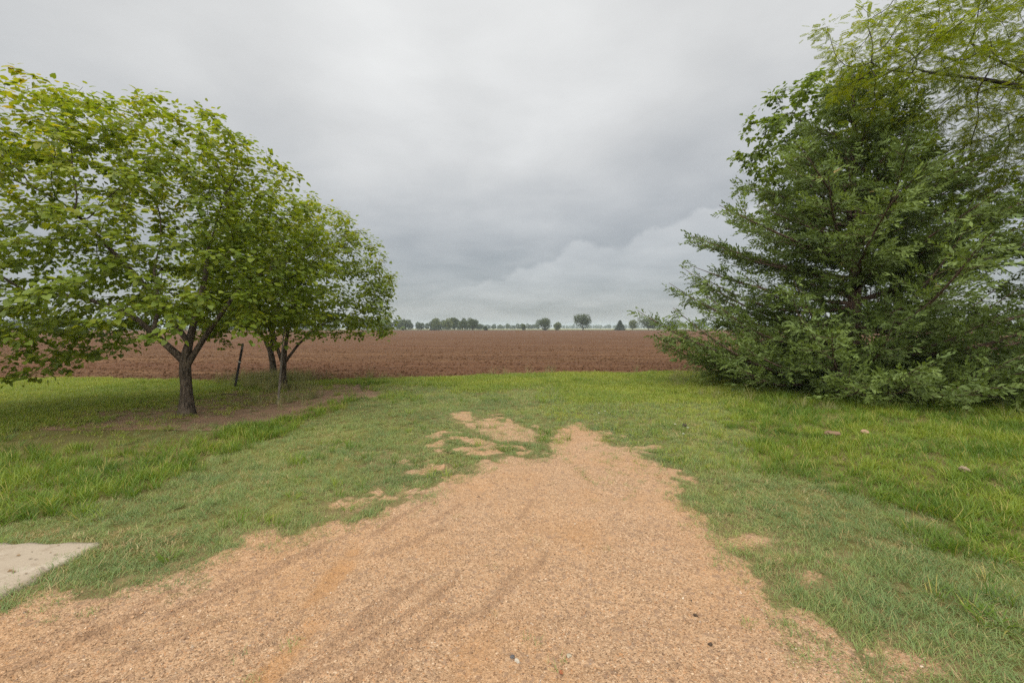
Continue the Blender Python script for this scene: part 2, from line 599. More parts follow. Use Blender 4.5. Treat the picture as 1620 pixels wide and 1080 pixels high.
# one sheet to the horizon: turf soil, dropping a little below the ploughed field
yy = np.concatenate([[-12, -6, -3, -1, 0.3], np.geomspace(1.0, 24, 130), [30, 45, 80, 150, 300, 600, 1200, 2600]])
def ground_z(x, y):
    return hgt(x, y) - 0.02 - .06 * sstep(bare(x, y), .3, 1.0) - 0.13 * sstep(y, field_edge(x) - .3, field_edge(x) + 1.2)
ground = link('ground', sheet('ground', lambda y: np.linspace(-1, 1, 181) * (2.0 * max(y, 4) + 14), yy, ground_z, M_TURF))
tag(ground, 'soil and thatch under the grass of the yard', kind='structure')

# gravel drive
_sr = np.random.default_rng(77)
SCRATCH = []
for _ in range(64):
    sy = _sr.uniform(1.9, 4.6)
    sx = _sr.uniform(-1.05, .10) * sy * .9
    sa = math.atan2(-.55, -.36) + _sr.normal(0, .13)
    SCRATCH.append((sx, sy, math.cos(sa), math.sin(sa), _sr.uniform(.25, .95), _sr.uniform(.013, .026) * (.6 + .25 * sy), _sr.uniform(.012, .022)))
TRACKS = [(gp(578, 832), gp(405, 1080), .10, -.020), (gp(930, 760), gp(905, 1080), .20, -.0075), (gp(860, 800), gp(735, 1080), .16, -.006)]
def ruts(x, y):
    r = np.zeros(np.shape(x))
    for sx, sy, dx, dy, ln, w_, a in SCRATCH:                    # scraped lines left by tyres and a blade
        u = (x - sx) * dx + (y - sy) * dy
        v_ = -(x - sx) * dy + (y - sy) * dx + .03 * np.sin(u * 5 + sx * 9)
        r = r + a * np.exp(-(v_ / w_) ** 2) * sstep(u, 0, .12) * (1 - sstep(u, ln - .15, ln))
    for (ax, ay), (bx, by), w_, a in TRACKS:                     # packed orange wheel tracks
        t_ = (y - ay) / (by - ay)
        xc = ax + (bx - ax) * np.clip(t_, -.1, 1.6) + (fbm(y, y * 0 + ax, .9, 2) - .5) * .12
        r = r + a * np.exp(-((x - xc) / w_) ** 2) * sstep(t_, 0, .2) * (.35 + .9 * sstep(fbm(x, y, 2.5, 3), .38, .62))
    return r
def gravel_z(x, y):
    b = sstep(bare(x, y, .25), 0.0, .6)
    return hgt(x, y) - .014 + b * (.018 + ruts(x, y) + (fbm(x, y, 7, 4) - .5) * .022 + (fbm(x + 9, y, 45, 3) - .5) * .012)
def gravel_keep(x, y):
    return (bare(x, y, .25) > .03) & ~((x < SLAB[1] - .02) & (y < SLAB[3] - .02))
gy = np.concatenate([np.linspace(-1.4, 1.2, 14), np.geomspace(1.3, 9.5, 330)])
gme = sheet('gravel_driveway', lambda y: np.linspace(-1, 1, 480) * (.95 * max(y, 2) + 1.2), gy, gravel_z, M_GRAVEL, gravel_keep)
gco = np.zeros(len(gme.vertices) * 3, np.float32)
gme.vertices.foreach_get('co', gco)
gco = gco.reshape(-1, 3).astype(float)
a_ = gme.attributes.new('soil', 'FLOAT', 'POINT')
a_.data.foreach_set('value', (1 - sstep(bare(gco[:, 0], gco[:, 1], .10), .05, .75)).astype(np.float32))
a_ = gme.attributes.new('rut', 'FLOAT', 'POINT')
a_.data.foreach_set('value', np.clip(ruts(gco[:, 0], gco[:, 1]) / .014, -1, 1).astype(np.float32))
gravel = link('gravel_driveway', gme)
tag(gravel, 'tan gravel driveway running out into the lawn', kind='structure')

# bare dirt under the trees
dirt_o = link('dirt_patch', sheet('dirt_patch', lambda y: np.linspace(-11.5, -2.5, 190), np.linspace(7.2, 14.0, 170),
              lambda x, y: hgt(x, y) - .012 + (fbm(x, y, 3, 3) - .5) * .03, M_DIRT, lambda x, y: dirt(x, y) > .25))
tag(dirt_o, 'bare brown dirt worn around the left trees', kind='structure')

# concrete pad at the left edge
def slab():
    x0, x1, y0, y1 = SLAB
    nx, ny = 90, 120
    xs, ys = np.linspace(x0, x1, nx), np.linspace(y0, y1, ny)
    xv, yv = np.meshgrid(xs, ys)
    # worn, slightly ragged free edges
    ex = sstep(xv, x1 - .06, x1)
    ey = sstep(yv, y1 - .06, y1)
    xv = xv + ex * (fbm(yv, yv * 0, 9, 4) - .5) * .10
    yv = yv + ey * (fbm(xv, xv * 0 + 8, 8, 4) - .5) * .10
    zv = .030 + (fbm(xv, yv, 3, 4) - .5) * .006 - .012 * np.maximum(ex, ey) ** 3
    top = np.stack([xv, yv, zv], -1).reshape(-1, 3)
    i = np.arange(ny - 1)[:, None] * nx + np.arange(nx - 1)[None]
    f = np.stack([i, i + 1, i + 1 + nx, i + nx], -1).reshape(-1, 4)
    ring = [j for j in range(nx)] + [r * nx + nx - 1 for r in range(1, ny)] + [(ny - 1) * nx + j for j in range(nx - 2, -1, -1)] + [r * nx for r in range(ny - 2, 0, -1)]
    b = len(top)
    low = top[ring].copy()
    low[:, 2] = -.12
    n = len(ring)
    sf = np.array([[ring[k], b + k, b + (k + 1) % n, ring[(k + 1) % n]] for k in range(n)])
    return mesh_np('concrete_pad', np.vstack([top, low]), np.vstack([f, sf]), M_CONC)
pad = link('concrete_pad', slab())
tag(pad, 'worn pale concrete pad at the left edge of the drive', kind='structure')

# ploughed field
def field_z(x, y):
    near = 1 - .75 * sstep(y, 14, 45) - .25 * sstep(y, 45, 76)
    w_ = (fbm(x, y, .25, 2) - .5) * 1.2
    ridge = .030 * np.sin((y + .02 * x + w_ * .4) * 2 * np.pi / .76)
    z = -.05 + near * (ridge + (fbm(x, y, 1.6, 4) - .5) * .07 + (fbm(x + 5, y + 1, 6.5, 3) - .5) * .06)
    return z - .10 * (1 - sstep(y, field_edge(x), field_edge(x) + 1.0))
fy = np.geomspace(13.2, 78, 330)
field = link('ploughed_field', sheet('ploughed_field', lambda y: np.linspace(-1, 1, 520) * (1.25 * y + 6), fy, field_z, M_FIELD,
             lambda x, y: y > field_edge(x) - .35))
tag(field, 'red-brown ploughed field beyond the lawn', kind='structure')
fz = link('far_ploughed_field', sheet('far_ploughed_field', lambda y: np.linspace(-1, 1, 60) * (1.25 * y + 6), [77.5, 100, 140, 200, 280, 350],
          lambda x, y: -.05 + 0 * x, M_FIELD))
tag(fz, 'far stretch of the red-brown ploughed field', kind='structure')
far = link('far_field', sheet('far_field', lambda y: np.linspace(-1, 1, 40) * (2.0 * y), [350.2, 400, 520, 800, 1400, 2500], lambda x, y: 0.25 + 0 * x, M_STRAW))
tag(far, 'pale stubble strip on the horizon', kind='structure')

# ------------------------------------------------------------------ scatter by points (stuff)
def template_collection(name, meshes):
    c = bpy.data.collections.new(name)
    for i, me in enumerate(meshes):
        o = bpy.data.objects.new('%s_%02d' % (name, i), me)
        c.objects.link(o)
    return c


_gn = {}


def scatter_group(col):
    g = bpy.data.node_groups.new('scatter_' + col.name, 'GeometryNodeTree')
    g.interface.new_socket('Geometry', in_out='INPUT', socket_type='NodeSocketGeometry')
    g.interface.new_socket('Geometry', in_out='OUTPUT', socket_type='NodeSocketGeometry')
    N, L = g.nodes, g.links
    gi, go = N.new('NodeGroupInput'), N.new('NodeGroupOutput')
    ci = N.new('GeometryNodeCollectionInfo')
    ci.inputs['Collection'].default_value = col
    ci.inputs['Separate Children'].default_value = True
    ci.inputs['Reset Children'].default_value = True
    ip = N.new('GeometryNodeInstanceOnPoints')
    ip.inputs['Pick Instance'].default_value = True

    def attr(nm, typ):
        a = N.new('GeometryNodeInputNamedAttribute')
        a.data_type = typ
        a.inputs['Name'].default_value = nm
        return a.outputs['Attribute']
    e2r = N.new('FunctionNodeEulerToRotation')
    L.new(attr('rot', 'FLOAT_VECTOR'), e2r.inputs[0])
    L.new(gi.outputs[0], ip.inputs['Points'])
    L.new(ci.outputs[0], ip.inputs['Instance'])
    L.new(attr('idx', 'INT'), ip.inputs['Instance Index'])
    L.new(e2r.outputs[0], ip.inputs['Rotation'])
    L.new(attr('scl', 'FLOAT_VECTOR'), ip.inputs['Scale'])
    L.new(ip.outputs[0], go.inputs[0])
    return g


def scatter(name, col, p, rot, scl, label, ntemp):
    n = len(p)
    me = bpy.data.meshes.new(name)
    me.vertices.add(n)
    me.vertices.foreach_set('co', np.asarray(p, np.float32).ravel())
    a = me.attributes.new('rot', 'FLOAT_VECTOR', 'POINT')
    a.data.foreach_set('vector', np.asarray(rot, np.float32).ravel())
    a = me.attributes.new('scl', 'FLOAT_VECTOR', 'POINT')
    a.data.foreach_set('vector', np.asarray(scl, np.float32).ravel())
    a = me.attributes.new('idx', 'INT', 'POINT')
    a.data.foreach_set('value', rng.integers(0, ntemp, n).astype(np.int32))
    o = link(name, me)
    if col.name not in _gn:
        _gn[col.name] = scatter_group(col)
    md = o.modifiers.new('scatter', 'NODES')
    md.node_group = _gn[col.name]
    return tag(o, label, None, None, 'stuff')


def blades(n, rad, h0, h1, w0, w1, lean, curl, seed, seg=3, flat=0.0):
    """one tuft of grass blades"""
    r = np.random.default_rng(seed)
    V, Fc, rn, tp = [], [], [], []
    for i in range(n):
        a, q = r.uniform(0, 6.283), rad * math.sqrt(r.random())
        b = np.array([math.cos(a) * q, math.sin(a) * q, -.004])
        L, w = r.uniform(h0, h1), r.uniform(w0, w1)
        da = a + r.normal(0, .9) if flat < .5 else r.uniform(0, 6.283)
        out = np.array([math.cos(da), math.sin(da), 0])
        side = np.array([-math.sin(da + r.normal(0, .5)), math.cos(da), 0])
        side /= np.linalg.norm(side)
        th = abs(r.normal(lean, .22))
        c = curl * r.uniform(.4, 1.4)
        k = len(V)
        pnt = b.copy()
        val = r.random()
        for s in range(seg + 1):
            t_ = s / seg
            ww = w * (1 - t_ ** 1.8) * .5
            if s < seg:
                V += [pnt - side * ww, pnt + side * ww]
                rn += [val, val]
                tp += [t_, t_]
            else:
                V.append(pnt.copy())
                rn.append(val)
                tp.append(1)
            ang = th + c * (t_ + .5 / seg)
            pnt = pnt + (out * math.sin(ang) + np.array([0, 0, 1]) * math.cos(ang)) * L / seg
        for s in range(seg - 1):
            Fc += [(k + 2 * s, k + 2 * s + 1, k + 2 * s + 3), (k + 2 * s, k + 2 * s + 3, k + 2 * s + 2)]
        Fc.append((k + 2 * seg - 2, k + 2 * seg - 1, k + 2 * seg))
    return np.array(V), np.array(Fc), np.array(rn), np.array(tp)


def tuft_set(name, mat, k, **kw):
    ms = []
    for i in range(k):
        v, f, rn, tp = blades(seed=hash_seed(name) + i, **kw)
        ms.append(mesh_np(name, v, f, mat, {'rnd': rn, 'tip': tp}))
    return template_collection(name, ms)


def hash_seed(s):
    return sum(ord(ch) * (i + 3) for i, ch in enumerate(s)) % 9973


T_BERM = tuft_set('fine_tuft', M_BERM, 6, n=26, rad=.055, h0=.024, h1=.060, w0=.0018, w1=.0032, lean=.85, curl=.7, flat=1)
T_FESC = tuft_set('coarse_tuft', M_FESC, 6, n=17, rad=.05, h0=.07, h1=.165, w0=.0045, w1=.008, lean=.38, curl=1.0)
T_LAWN = tuft_set('lawn_tuft', M_LAWN, 6, n=20, rad=.07, h0=.035, h1=.085, w0=.004, w1=.007, lean=.55, curl=.8, flat=1)
T_TALL = tuft_set('tall_tuft', M_TALL, 5, n=26, rad=.07, h0=.22, h1=.48, w0=.004, w1=.007, lean=.22, curl=.7)
T_DRY = tuft_set('dry_tuft', M_DRY, 5, n=14, rad=.06, h0=.03, h1=.08, w0=.002, w1=.004, lean=1.15, curl=.3, flat=1)


def sample(dens, bands):
    """random ground points; dens per square metre in each distance band"""
    out = []
    for (y0, y1), dn in zip(bands, dens):
        w_ = 1.28 * y1 + 1.6
        n = int(dn * 2 * w_ * (y1 - y0))
        x, y = rng.uniform(-w_, w_, n), rng.uniform(y0, y1, n)
        k = np.abs(x) < 1.28 * y + 1.6
        out.append(np.stack([x[k], y[k]], 1))
    return np.vstack(out)


BANDS = [(1.5, 3.2), (3.2, 5), (5, 7.5), (7.5, 11), (11, 17.0)]


def zones(x, y):
    e = field_edge(x)
    onl = (y < e + .12)
    onslab = (x < SLAB[1] + .01 - .16 * fbm(x, y, 6, 3)) & (y < SLAB[3] + .03 - .36 * fbm(x + 5, y, 5, 3) ** 1.5)
    wl = (fbm(x, y + 31, 1.4, 4) - .5) * .9 * np.clip(y / 6, .5, 1.3)
    fl = 1 - sstep(sdf(x, y, FESCUE_L) + wl, -.10, .10)
    fr = 1 - sstep(sdf(x, y, FESCUE_R) + wl, -.12, .15)
    fe = np.maximum(fl, fr)
    # short yellow-green lawn at the back and left
    lawn = sstep(y + (fbm(x + 8, y, .5, 3) - .5) * 5 + np.where(x > 1.2, 3.0, 0) + np.where(x < -7.0, 4.0, 0), 11.2, 13.4)
    lawn = np.maximum(lawn, (1 - sstep(sdf(x, y, P([(-900, 690), (0, 690), (160, 712), (290, 668), (540, 612), (600, 601), (-900, 600)])), -.2, .3)))
    return onl & ~onslab, fe, lawn * (1 - fe), bare(x, y), dirt(x, y)


CEDAR_C = (9.0, 12.0)


def put_grass(name, col, dens, who, s0, s1, label, zmul=1.0, n_t=6, tiltmax=.12):
    q = sample(dens, BANDS)
    x, y = q[:, 0], q[:, 1]
    p_ = who(x, y)
    k = rng.random(len(x)) < p_
    x, y = x[k], y[k]
    n = len(x)
    s = rng.uniform(s0, s1, n) * (1 + .35 * sstep(y, 4, 15))
    rot = np.stack([rng.normal(0, tiltmax, n), rng.normal(0, tiltmax, n), rng.uniform(0, 6.283, n)], 1)
    hv = zmul * (.30 + 1.4 * fbm(x + 2, y + 11, 1.7, 4))
    return scatter(name, col, np.stack([x, y, hgt(x, y)], 1), rot, np.stack([s, s, s * hv], 1), label, n_t)


def who_berm(x, y):
    on, fe, lawn, b, d = zones(x, y)
    return on * (1 - fe) * (1 - lawn * .6) * np.clip(1 - b * 1.02, 0, 1) * (1 - d)
def who_fesc(x, y):
    on, fe, lawn, b, d = zones(x, y)
    t = sstep(fbm(x + 5, y + 5, 1.9, 3), .58, .70) * .10 * (y > 2.5)        # scattered coarse clumps in the fine turf
    return on * np.maximum(fe * (.55 + .6 * fbm(x, y, 2.5, 3)), t) * (1 - b) * (1 - d * .9)
def who_lawn(x, y):
    on, fe, lawn, b, d = zones(x, y)
    return on * np.maximum(lawn, .18 * (y > 5) * (x > .6) * (1 - fe)) * (1 - b) * (1 - d * .98)
def who_tall(x, y):
    m = np.zeros(np.shape(x))
    for (cx, cy), r_, a in [(gp(450, 612), .6, .8), (gp(425, 601), .9, 1.0), (gp(400, 611), .5, .5), (gp(443, 635), .55, .9), (gp(475, 628), .45, .5)]:
        m = np.maximum(m, a * np.exp(-(((x - cx) / r_) ** 2 + ((y - cy) / (r_ * .8)) ** 2)))
    e = field_edge(x)
    m = np.maximum(m, .10 * np.exp(-((y - e) / .18) ** 2) * sstep(fbm(x, x * 0, .8, 3), .45, .6))
    sk = np.abs(np.hypot(x - CEDAR_C[0], y - CEDAR_C[1]) - 4.35) < .35
    m = np.maximum(m, .12 * sk * sstep(fbm(x, y, 1.2, 2), .45, .6))
    return m * (1 - dirt(x, y) * .6)
def who_dry(x, y):
    on, fe, lawn, b, d = zones(x, y)
    edge = np.exp(-((b - .5) / .3) ** 2)
    sl = np.exp(-((y - SLAB[3] - .08) / .17) ** 2) * (x < SLAB[1] + .6) + np.exp(-((x - SLAB[1] - .05) / .06) ** 2) * (y < SLAB[3])
    nz = sstep(fbm(x + 60, y, 1.6, 4), .52, .68)
    return on * np.clip(.30 * nz * (1 - b) + .14 * edge + sl * .9, 0, 1) * (1 - d * .5)
def who_sprig(x, y):
    on, fe, lawn, b, d = zones(x, y)
    cl = sstep(fbm(x + 20, y + 50, 1.3, 3), .50, .66)
    right = sstep(x, -.3, .9)
    return on * (b > .7) * cl * (.014 + .11 * right * sstep(y, 2.4, 5.0) + .14 * sstep(y, 4.3, 6.0))


put_grass('fine_grass', T_BERM, [560, 420, 300, 190, 110], who_berm, .8, 1.35, 'fine short grey-green grass beside the gravel')
put_grass('coarse_grass', T_FESC, [240, 230, 170, 120, 80], who_fesc, .65, 1.15, 'long coarse bright green grass on both sides of the yard')
put_grass('lawn_grass', T_LAWN, [150, 150, 190, 200, 190], who_lawn, .8, 1.3, 'short yellow-green lawn at the back of the yard')
put_grass('tall_grass', T_TALL, [0, 0, 60, 110, 110], who_tall, .4, .85, 'tall wispy grass around the trunks and field edge', n_t=5)
put_grass('dry_grass', T_DRY, [380, 300, 200, 100, 60], who_dry, .7, 1.2, 'straw-coloured dry grass stems in the turf', n_t=5)
put_grass('gravel_sprigs', T_BERM, [400, 400, 400, 300, 0], who_sprig, .6, 1.15, 'small grass sprigs coming up through the gravel', 1.2)


# pebbles in the gravel
def lump(seed, sub=1, rough=.28, flat=.65):
    r = np.random.default_rng(seed)
    import bmesh
    bm = bmesh.new()
    bmesh.ops.create_icosphere(bm, subdivisions=sub, radius=.5)
    for v in bm.verts:
        v.co *= 1 + r.uniform(-rough, rough)
        v.co.z *= flat
    sx, sy = r.uniform(.75, 1.2), r.uniform(.75, 1.2)
    for v in bm.verts:
        v.co.x *= sx
        v.co.y *= sy
    me = bpy.data.meshes.new('lump')
    bm.to_mesh(me)
    bm.free()
    return me


def mat_pebble():
    m, t = new_mat('pebble')
    oi = t.n('ShaderNodeObjectInfo')
    c = t.ramp(oi.outputs['Random'], [(0, (.065, .042, .028)), (.20, (.17, .10, .058)), (.45, (.30, .186, .104)), (.78, (.365, .24, .142)), (.88, (.31, .145, .065)), (.94, (.45, .345, .23)), (.975, (.20, .17, .15)), (1, (.58, .49, .38))])
    n = t.noise(t.n('ShaderNodeTexCoord').outputs['Object'], 3, 3, .6)
    finish(t, t.mix(n, c, t.mix(.5, c, (.30, .18, .10))), .8, n, .3, .01, .25)
    return m


M_PEB = mat_pebble()
peb = [lump(100 + i, 1, .2, .7) for i in range(5)]
for me in peb:
    me.materials.append(M_PEB)
C_PEB = template_collection('pebble', peb)
q = []
for (y0, y1), dn in zip([(1.4, 2.6), (2.6, 3.8), (3.8, 5.5), (5.5, 8.5)], [11000, 6500, 2400, 700]):
    w_ = 1.2 * y1 + .6
    n = int(dn * 2 * w_ * (y1 - y0))
    x, y = rng.uniform(-w_, w_, n), rng.uniform(y0, y1, n)
    k = (np.abs(x) < 1.2 * y + .6) & gravel_keep(x, y)
    x, y = x[k], y[k]
    k = rng.random(len(x)) < np.clip(bare(x, y) + .1, 0, 1) * (.45 + 1.0 * fbm(x, y, 1.6, 3))
    q.append(np.stack([x[k], y[k]], 1))
q = np.vstack(q)
s = np.clip(rng.lognormal(math.log(.0035), .50, len(q)), .003, .017) * (1 + .25 * sstep(q[:, 1], 3, 7))
scatter('gravel_stones', C_PEB, np.stack([q[:, 0], q[:, 1], gravel_z(q[:, 0], q[:, 1]) + s * .1], 1),
        np.stack([rng.normal(0, .3, len(q)), rng.normal(0, .3, len(q)), rng.uniform(0, 6.28, len(q))], 1), np.stack([s, s, s], 1),
        'loose tan pebbles covering the driveway', 5)

# leaf litter on the concrete pad
lit = []
for i in range(4):
    v_, f_ = np.array([(-.5, 0, 0), (0, -.16, .06), (.5, .02, .02), (0, .18, .08)]) * (1, 1 + .4 * i, 1), [(0, 1, 2, 3)]
    lit.append(mesh_np('litter', v_, f_, mat_plain('dead_leaf', (.10 + .03 * i, .062 + .02 * i, .03 + .01 * i), .9, .3, 3)))
C_LIT = template_collection('litter', lit)
n = 420
x = SLAB[1] - .03 - 2.2 * rng.random(n) ** 1.6
y = 1.2 + (SLAB[3] - 1.25) * rng.random(n) ** .7
k = rng.random(n) < sstep(fbm(x, y, 2.5, 3), .36, .6)
x, y = x[k], y[k]
n = len(x)
s = rng.uniform(.008, .032, n)
scatter('leaf_litter', C_LIT, np.stack([x, y, np.full(n, .036)], 1), np.stack([rng.normal(0, .2, n), rng.normal(0, .2, n), rng.uniform(0, 6.3, n)], 1),
        np.stack([s, s, s], 1), 'brown leaf litter on the concrete pad', 4)

# clods on the ploughed field
clods = [lump(200 + i, 1, .3, .7) for i in range(5)]
for me in clods:
    me.materials.append(M_FIELD)
C_CLOD = template_collection('clod', clods)
q = []
for (y0, y1), dn in zip([(13.5, 19), (19, 27), (27, 42), (42, 70)], [85, 45, 18, 5]):
    w_ = 1.28 * y1 + 3
    n = int(dn * 2 * w_ * (y1 - y0))
    x, y = rng.uniform(-w_, w_, n), rng.uniform(y0, y1, n)
    k = (y > field_edge(x) + .05) & (np.abs(x) < 1.28 * y + 3) & (rng.random(n) < .25 + fbm(x, y, .9, 3))
    q.append(np.stack([x[k], y[k]], 1))
q = np.vstack(q)
s = np.clip(rng.lognormal(math.log(.042), .5, len(q)), .03, .22)
scatter('soil_clods', C_CLOD, np.stack([q[:, 0], q[:, 1], field_z(q[:, 0], q[:, 1]) + s * .12], 1),
        np.stack([rng.normal(0, .4, len(q)), rng.normal(0, .4, len(q)), rng.uniform(0, 6.28, len(q))], 1), np.stack([s, s, s], 1),
        'brown clods of turned soil on the field', 5)


# ------------------------------------------------------------------ trees: skeleton
def colonize(nodes, parents, att, step=.16, infl=2.0, kill=.3, iters=140, trop=(0, 0, 0), jit=.15, seed=1):
    """space colonisation: grow a skeleton from given nodes into the attractor cloud"""
    r = np.random.default_rng(seed)
    P_ = [np.array(p, float) for p in nodes]
    par = list(parents)
    att = np.asarray(att, float)
    arr = np.array(P_)
    d = np.linalg.norm(att[:, None] - arr[None], axis=2)
    near, dist = d.argmin(1), d.min(1)
    trop = np.array(trop)
    kids = {}
    for it in range(iters):
        act = dist < infl
        if not act.any():
            infl *= 1.6
            if infl > 12:
                break
            continue
        arr = np.array(P_)
        u = att[act] - arr[near[act]]
        u /= np.linalg.norm(u, axis=1)[:, None] + 1e-9
        S = np.zeros_like(arr)
        np.add.at(S, near[act], u)
        idx = np.unique(near[act])
        new = []
        for i in idx:
            if kids.get(i, 0) >= 3:
                continue
            v = S[i]
            v = v / (np.linalg.norm(v) + 1e-9) + trop + r.normal(0, jit, 3)
            v /= np.linalg.norm(v)
            new.append(arr[i] + v * step)
            par.append(int(i))
            kids[i] = kids.get(i, 0) + 1
        if not new:
            break
        b = len(P_)
        P_ += new
        nw = np.array(new)
        dd = np.linalg.norm(att[:, None] - nw[None], axis=2)
        j, m = dd.argmin(1), dd.min(1)
        cl = m < dist
        near[cl], dist[cl] = b + j[cl], m[cl]
        keep = dist > kill
        att, near, dist = att[keep], near[keep], dist[keep]
        if len(att) == 0:
            break
    return np.array(P_), np.array(par)


def radii(P_, par, tip=.0028, ex=2.35, rmin=None):
    n = len(P_)
    acc = np.zeros(n)
    r = np.zeros(n)
    for i in range(n - 1, -1, -1):
        r[i] = max(tip, acc[i] ** (1 / ex)) if acc[i] > 0 else tip
        if par[i] >= 0:
            acc[par[i]] += r[i] ** ex
    if rmin is not None:
        for i, v in enumerate(rmin):
            if v > 0:
                r[i] = v
    return r


def tubes(P_, par, r, sel=None):
    """tapered tubes along the chains of the skeleton; returns verts, quads"""
    n = len(P_)
    ch = [[] for _ in range(n)]
    for i in range(n):
        if par[i] >= 0:
            ch[par[i]].append(i)
    V, Q = [], []
    starts = [(i, None) for i in range(n) if par[i] < 0]
    base = 0
    while starts:
        i, p0 = starts.pop()
        chain = ([p0] if p0 is not None else []) + [i]
        while ch[chain[-1]]:
            c = sorted(ch[chain[-1]], key=lambda q_: -r[q_])
            for o_ in c[1:]:
                starts.append((o_, chain[-1]))
            chain.append(c[0])
        if len(chain) < 2:
            continue
        pts = P_[chain].copy()
        rr = r[chain].copy()
        if p0 is not None:
            rr[0] = min(rr[0], rr[1] * 1.25)
        k = len(chain)
        if k > 3:                                   # ease the zigzag
            pts[1:-1] = pts[1:-1] * .5 + (pts[:-2] + pts[2:]) * .25
        R0 = rr.max()
        if sel is not None and not sel(R0, p0 is None):
            continue
        sd_ = 10 if R0 > .06 else 7 if R0 > .02 else 5 if R0 > .009 else 3
        tg = np.gradient(pts, axis=0)
        tg /= np.linalg.norm(tg, axis=1)[:, None] + 1e-9
        a = np.array([1., 0, 0]) if abs(tg[0, 0]) < .8 else np.array([0, 1., 0])
        ang = np.arange(sd_) * 2 * np.pi / sd_
        for j in range(k):
            a = a - tg[j] * a.dot(tg[j])
            a /= np.linalg.norm(a) + 1e-9
            b = np.cross(tg[j], a)
            wob = 1.0
            V.append(pts[j] + rr[j] * (np.cos(ang)[:, None] * a + np.sin(ang)[:, None] * b))
        i0 = base + np.arange(k - 1)[:, None] * sd_
        s0 = np.arange(sd_)[None]
        s1 = (np.arange(sd_) + 1)[None] % sd_
        Q.append(np.stack([i0 + s0, i0 + s1, i0 + sd_ + s1, i0 + sd_ + s0], -1).reshape(-1, 4))
        base += k * sd_
    if not V:
        return np.zeros((0, 3)), np.zeros((0, 4), int)
    return np.vstack(V), np.vstack(Q)


def stamp(tv, tf, posn, ax, nrm, size, rnd):
    """copies of a leaf template: local y along ax, local z along nrm"""
    ax = ax / (np.linalg.norm(ax, axis=1)[:, None] + 1e-9)
    x = np.cross(ax, nrm)
    x /= np.linalg.norm(x, axis=1)[:, None] + 1e-9
    z = np.cross(x, ax)
    M = np.stack([x, ax, z], 2) * size[:, None, None]
    v = np.einsum('nij,kj->nki', M, tv) + posn[:, None]
    n, k = len(posn), len(tv)
    f = (tf[None] + (np.arange(n) * k)[:, None, None]).reshape(-1, 3)
    return v.reshape(-1, 3), f, np.repeat(rnd, k)


def unit(n, r):
    v = r.normal(0, 1, (n, 3))
    return v / np.linalg.norm(v, axis=1)[:, None]


# heart-shaped leaf, folded a little along the midrib, tip drooping
HEART_V = np.array([(0, .06, 0), (0, .52, -.02), (0, 1.02, -.16), (-.25, -.06, .05), (-.48, .24, .08), (-.32, .70, 0),
                    (.25, -.06, .05), (.48, .24, .08), (.32, .70, 0)], float)
HEART_F = np.array([(0, 4, 3), (0, 1, 4), (1, 5, 4), (1, 2, 5), (0, 6, 7), (0, 7, 1), (1, 7, 8), (1, 8, 2)])
QUAD_V, QUAD_F = HEART_V[[0, 4, 2, 7]], np.array([(0, 3, 2), (0, 2, 1)])
# lobed leaf
LOBE_V = np.array([(0, 0, 0), (0, .5, -.03), (0, 1.0, -.14), (-.38, .08, .05), (-.42, .42, .03), (-.20, .52, 0), (-.34, .78, -.03),
                   (.38, .08, .05), (.42, .42, .03), (.20, .52, 0), (.34, .78, -.03)], float)
LOBE_F = np.array([(0, 4, 3), (0, 1, 4), (1, 5, 4), (1, 6, 5), (1, 2, 6), (0, 7, 8), (0, 8, 1), (1, 8, 9), (1, 9, 10), (1, 10, 2)])


def feather(pairs=9, lw=.055, ll=.20, seed=0):
    """pinnate leaf: paired leaflets along a drooping stalk"""
    r = np.random.default_rng(seed)
    V, Fc = [], []
    for i in range(pairs):
        t = (i + 1) / pairs
        c = np.array([0, t, -.22 * t * t])
        for sgn in (-1, 1):
            a = r.uniform(.9, 1.25)
            d = np.array([sgn * math.sin(a), math.cos(a), r.uniform(-.25, .1)])
            L = ll * (1 - .45 * abs(t - .5)) * r.uniform(.85, 1.1)
            w = np.array([-d[1], d[0], 0]) * lw * sgn
            k = len(V)
            V += [c - w * .5, c + d * L, c + d * L * .45 + w * 1.1]
            Fc.append((k, k + 1, k + 2))
    return np.array(V, float), np.array(Fc)


def spray(seed, n=13):
    """cedar spray: a short twig set round with forked, scale-leaved branchlets"""
    r = np.random.default_rng(seed)
    V, Fc = [], []
    for i in range(n):
        t = i / (n - 1)
        c = np.array([0, t * .75, .05 * math.sin(3 * t)])
        sgn = 1 if i % 2 else -1
        a = r.uniform(.45, .95) * (1 - .55 * t)
        d = np.array([sgn * math.sin(a), math.cos(a), r.normal(.05, .28)])
        d /= np.linalg.norm(d)
        L = (.48 - .22 * t) * r.uniform(.75, 1.2)
        s_ = np.cross(d, r.normal(0, 1, 3))
        s_ = s_ / np.linalg.norm(s_) * .068
        k = len(V)
        V += [c, c + d * L * .45 + s_, c + d * L, c + d * L * .45 - s_]
        Fc += [(k, k + 1, k + 2), (k, k + 2, k + 3)]
    return np.array(V, float), np.array(Fc)


def tree(name, base, label, cat, P_, par, r, mat_bark_, leaf_mesh, group=None, big=.03):
    """thing with trunk, branches and crown; coordinates made local to its base"""
    t = empty(name, base)
    tag(t, label, cat, group)
    b = np.array(base)
    v, f = tubes(P_ - b, par, r, lambda R0, root: R0 > big)
    link('trunk', mesh_np('trunk', v, f, mat_bark_, smooth=True), t)
    v, f = tubes(P_ - b, par, r, lambda R0, root: R0 <= big)
    if len(v):
        tag(link('twigs', mesh_np('twigs', v, f, mat_bark_, smooth=True), t), kind='stuff')
    lv, lf, ln, lm = leaf_mesh
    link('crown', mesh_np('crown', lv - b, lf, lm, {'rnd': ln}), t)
    return t


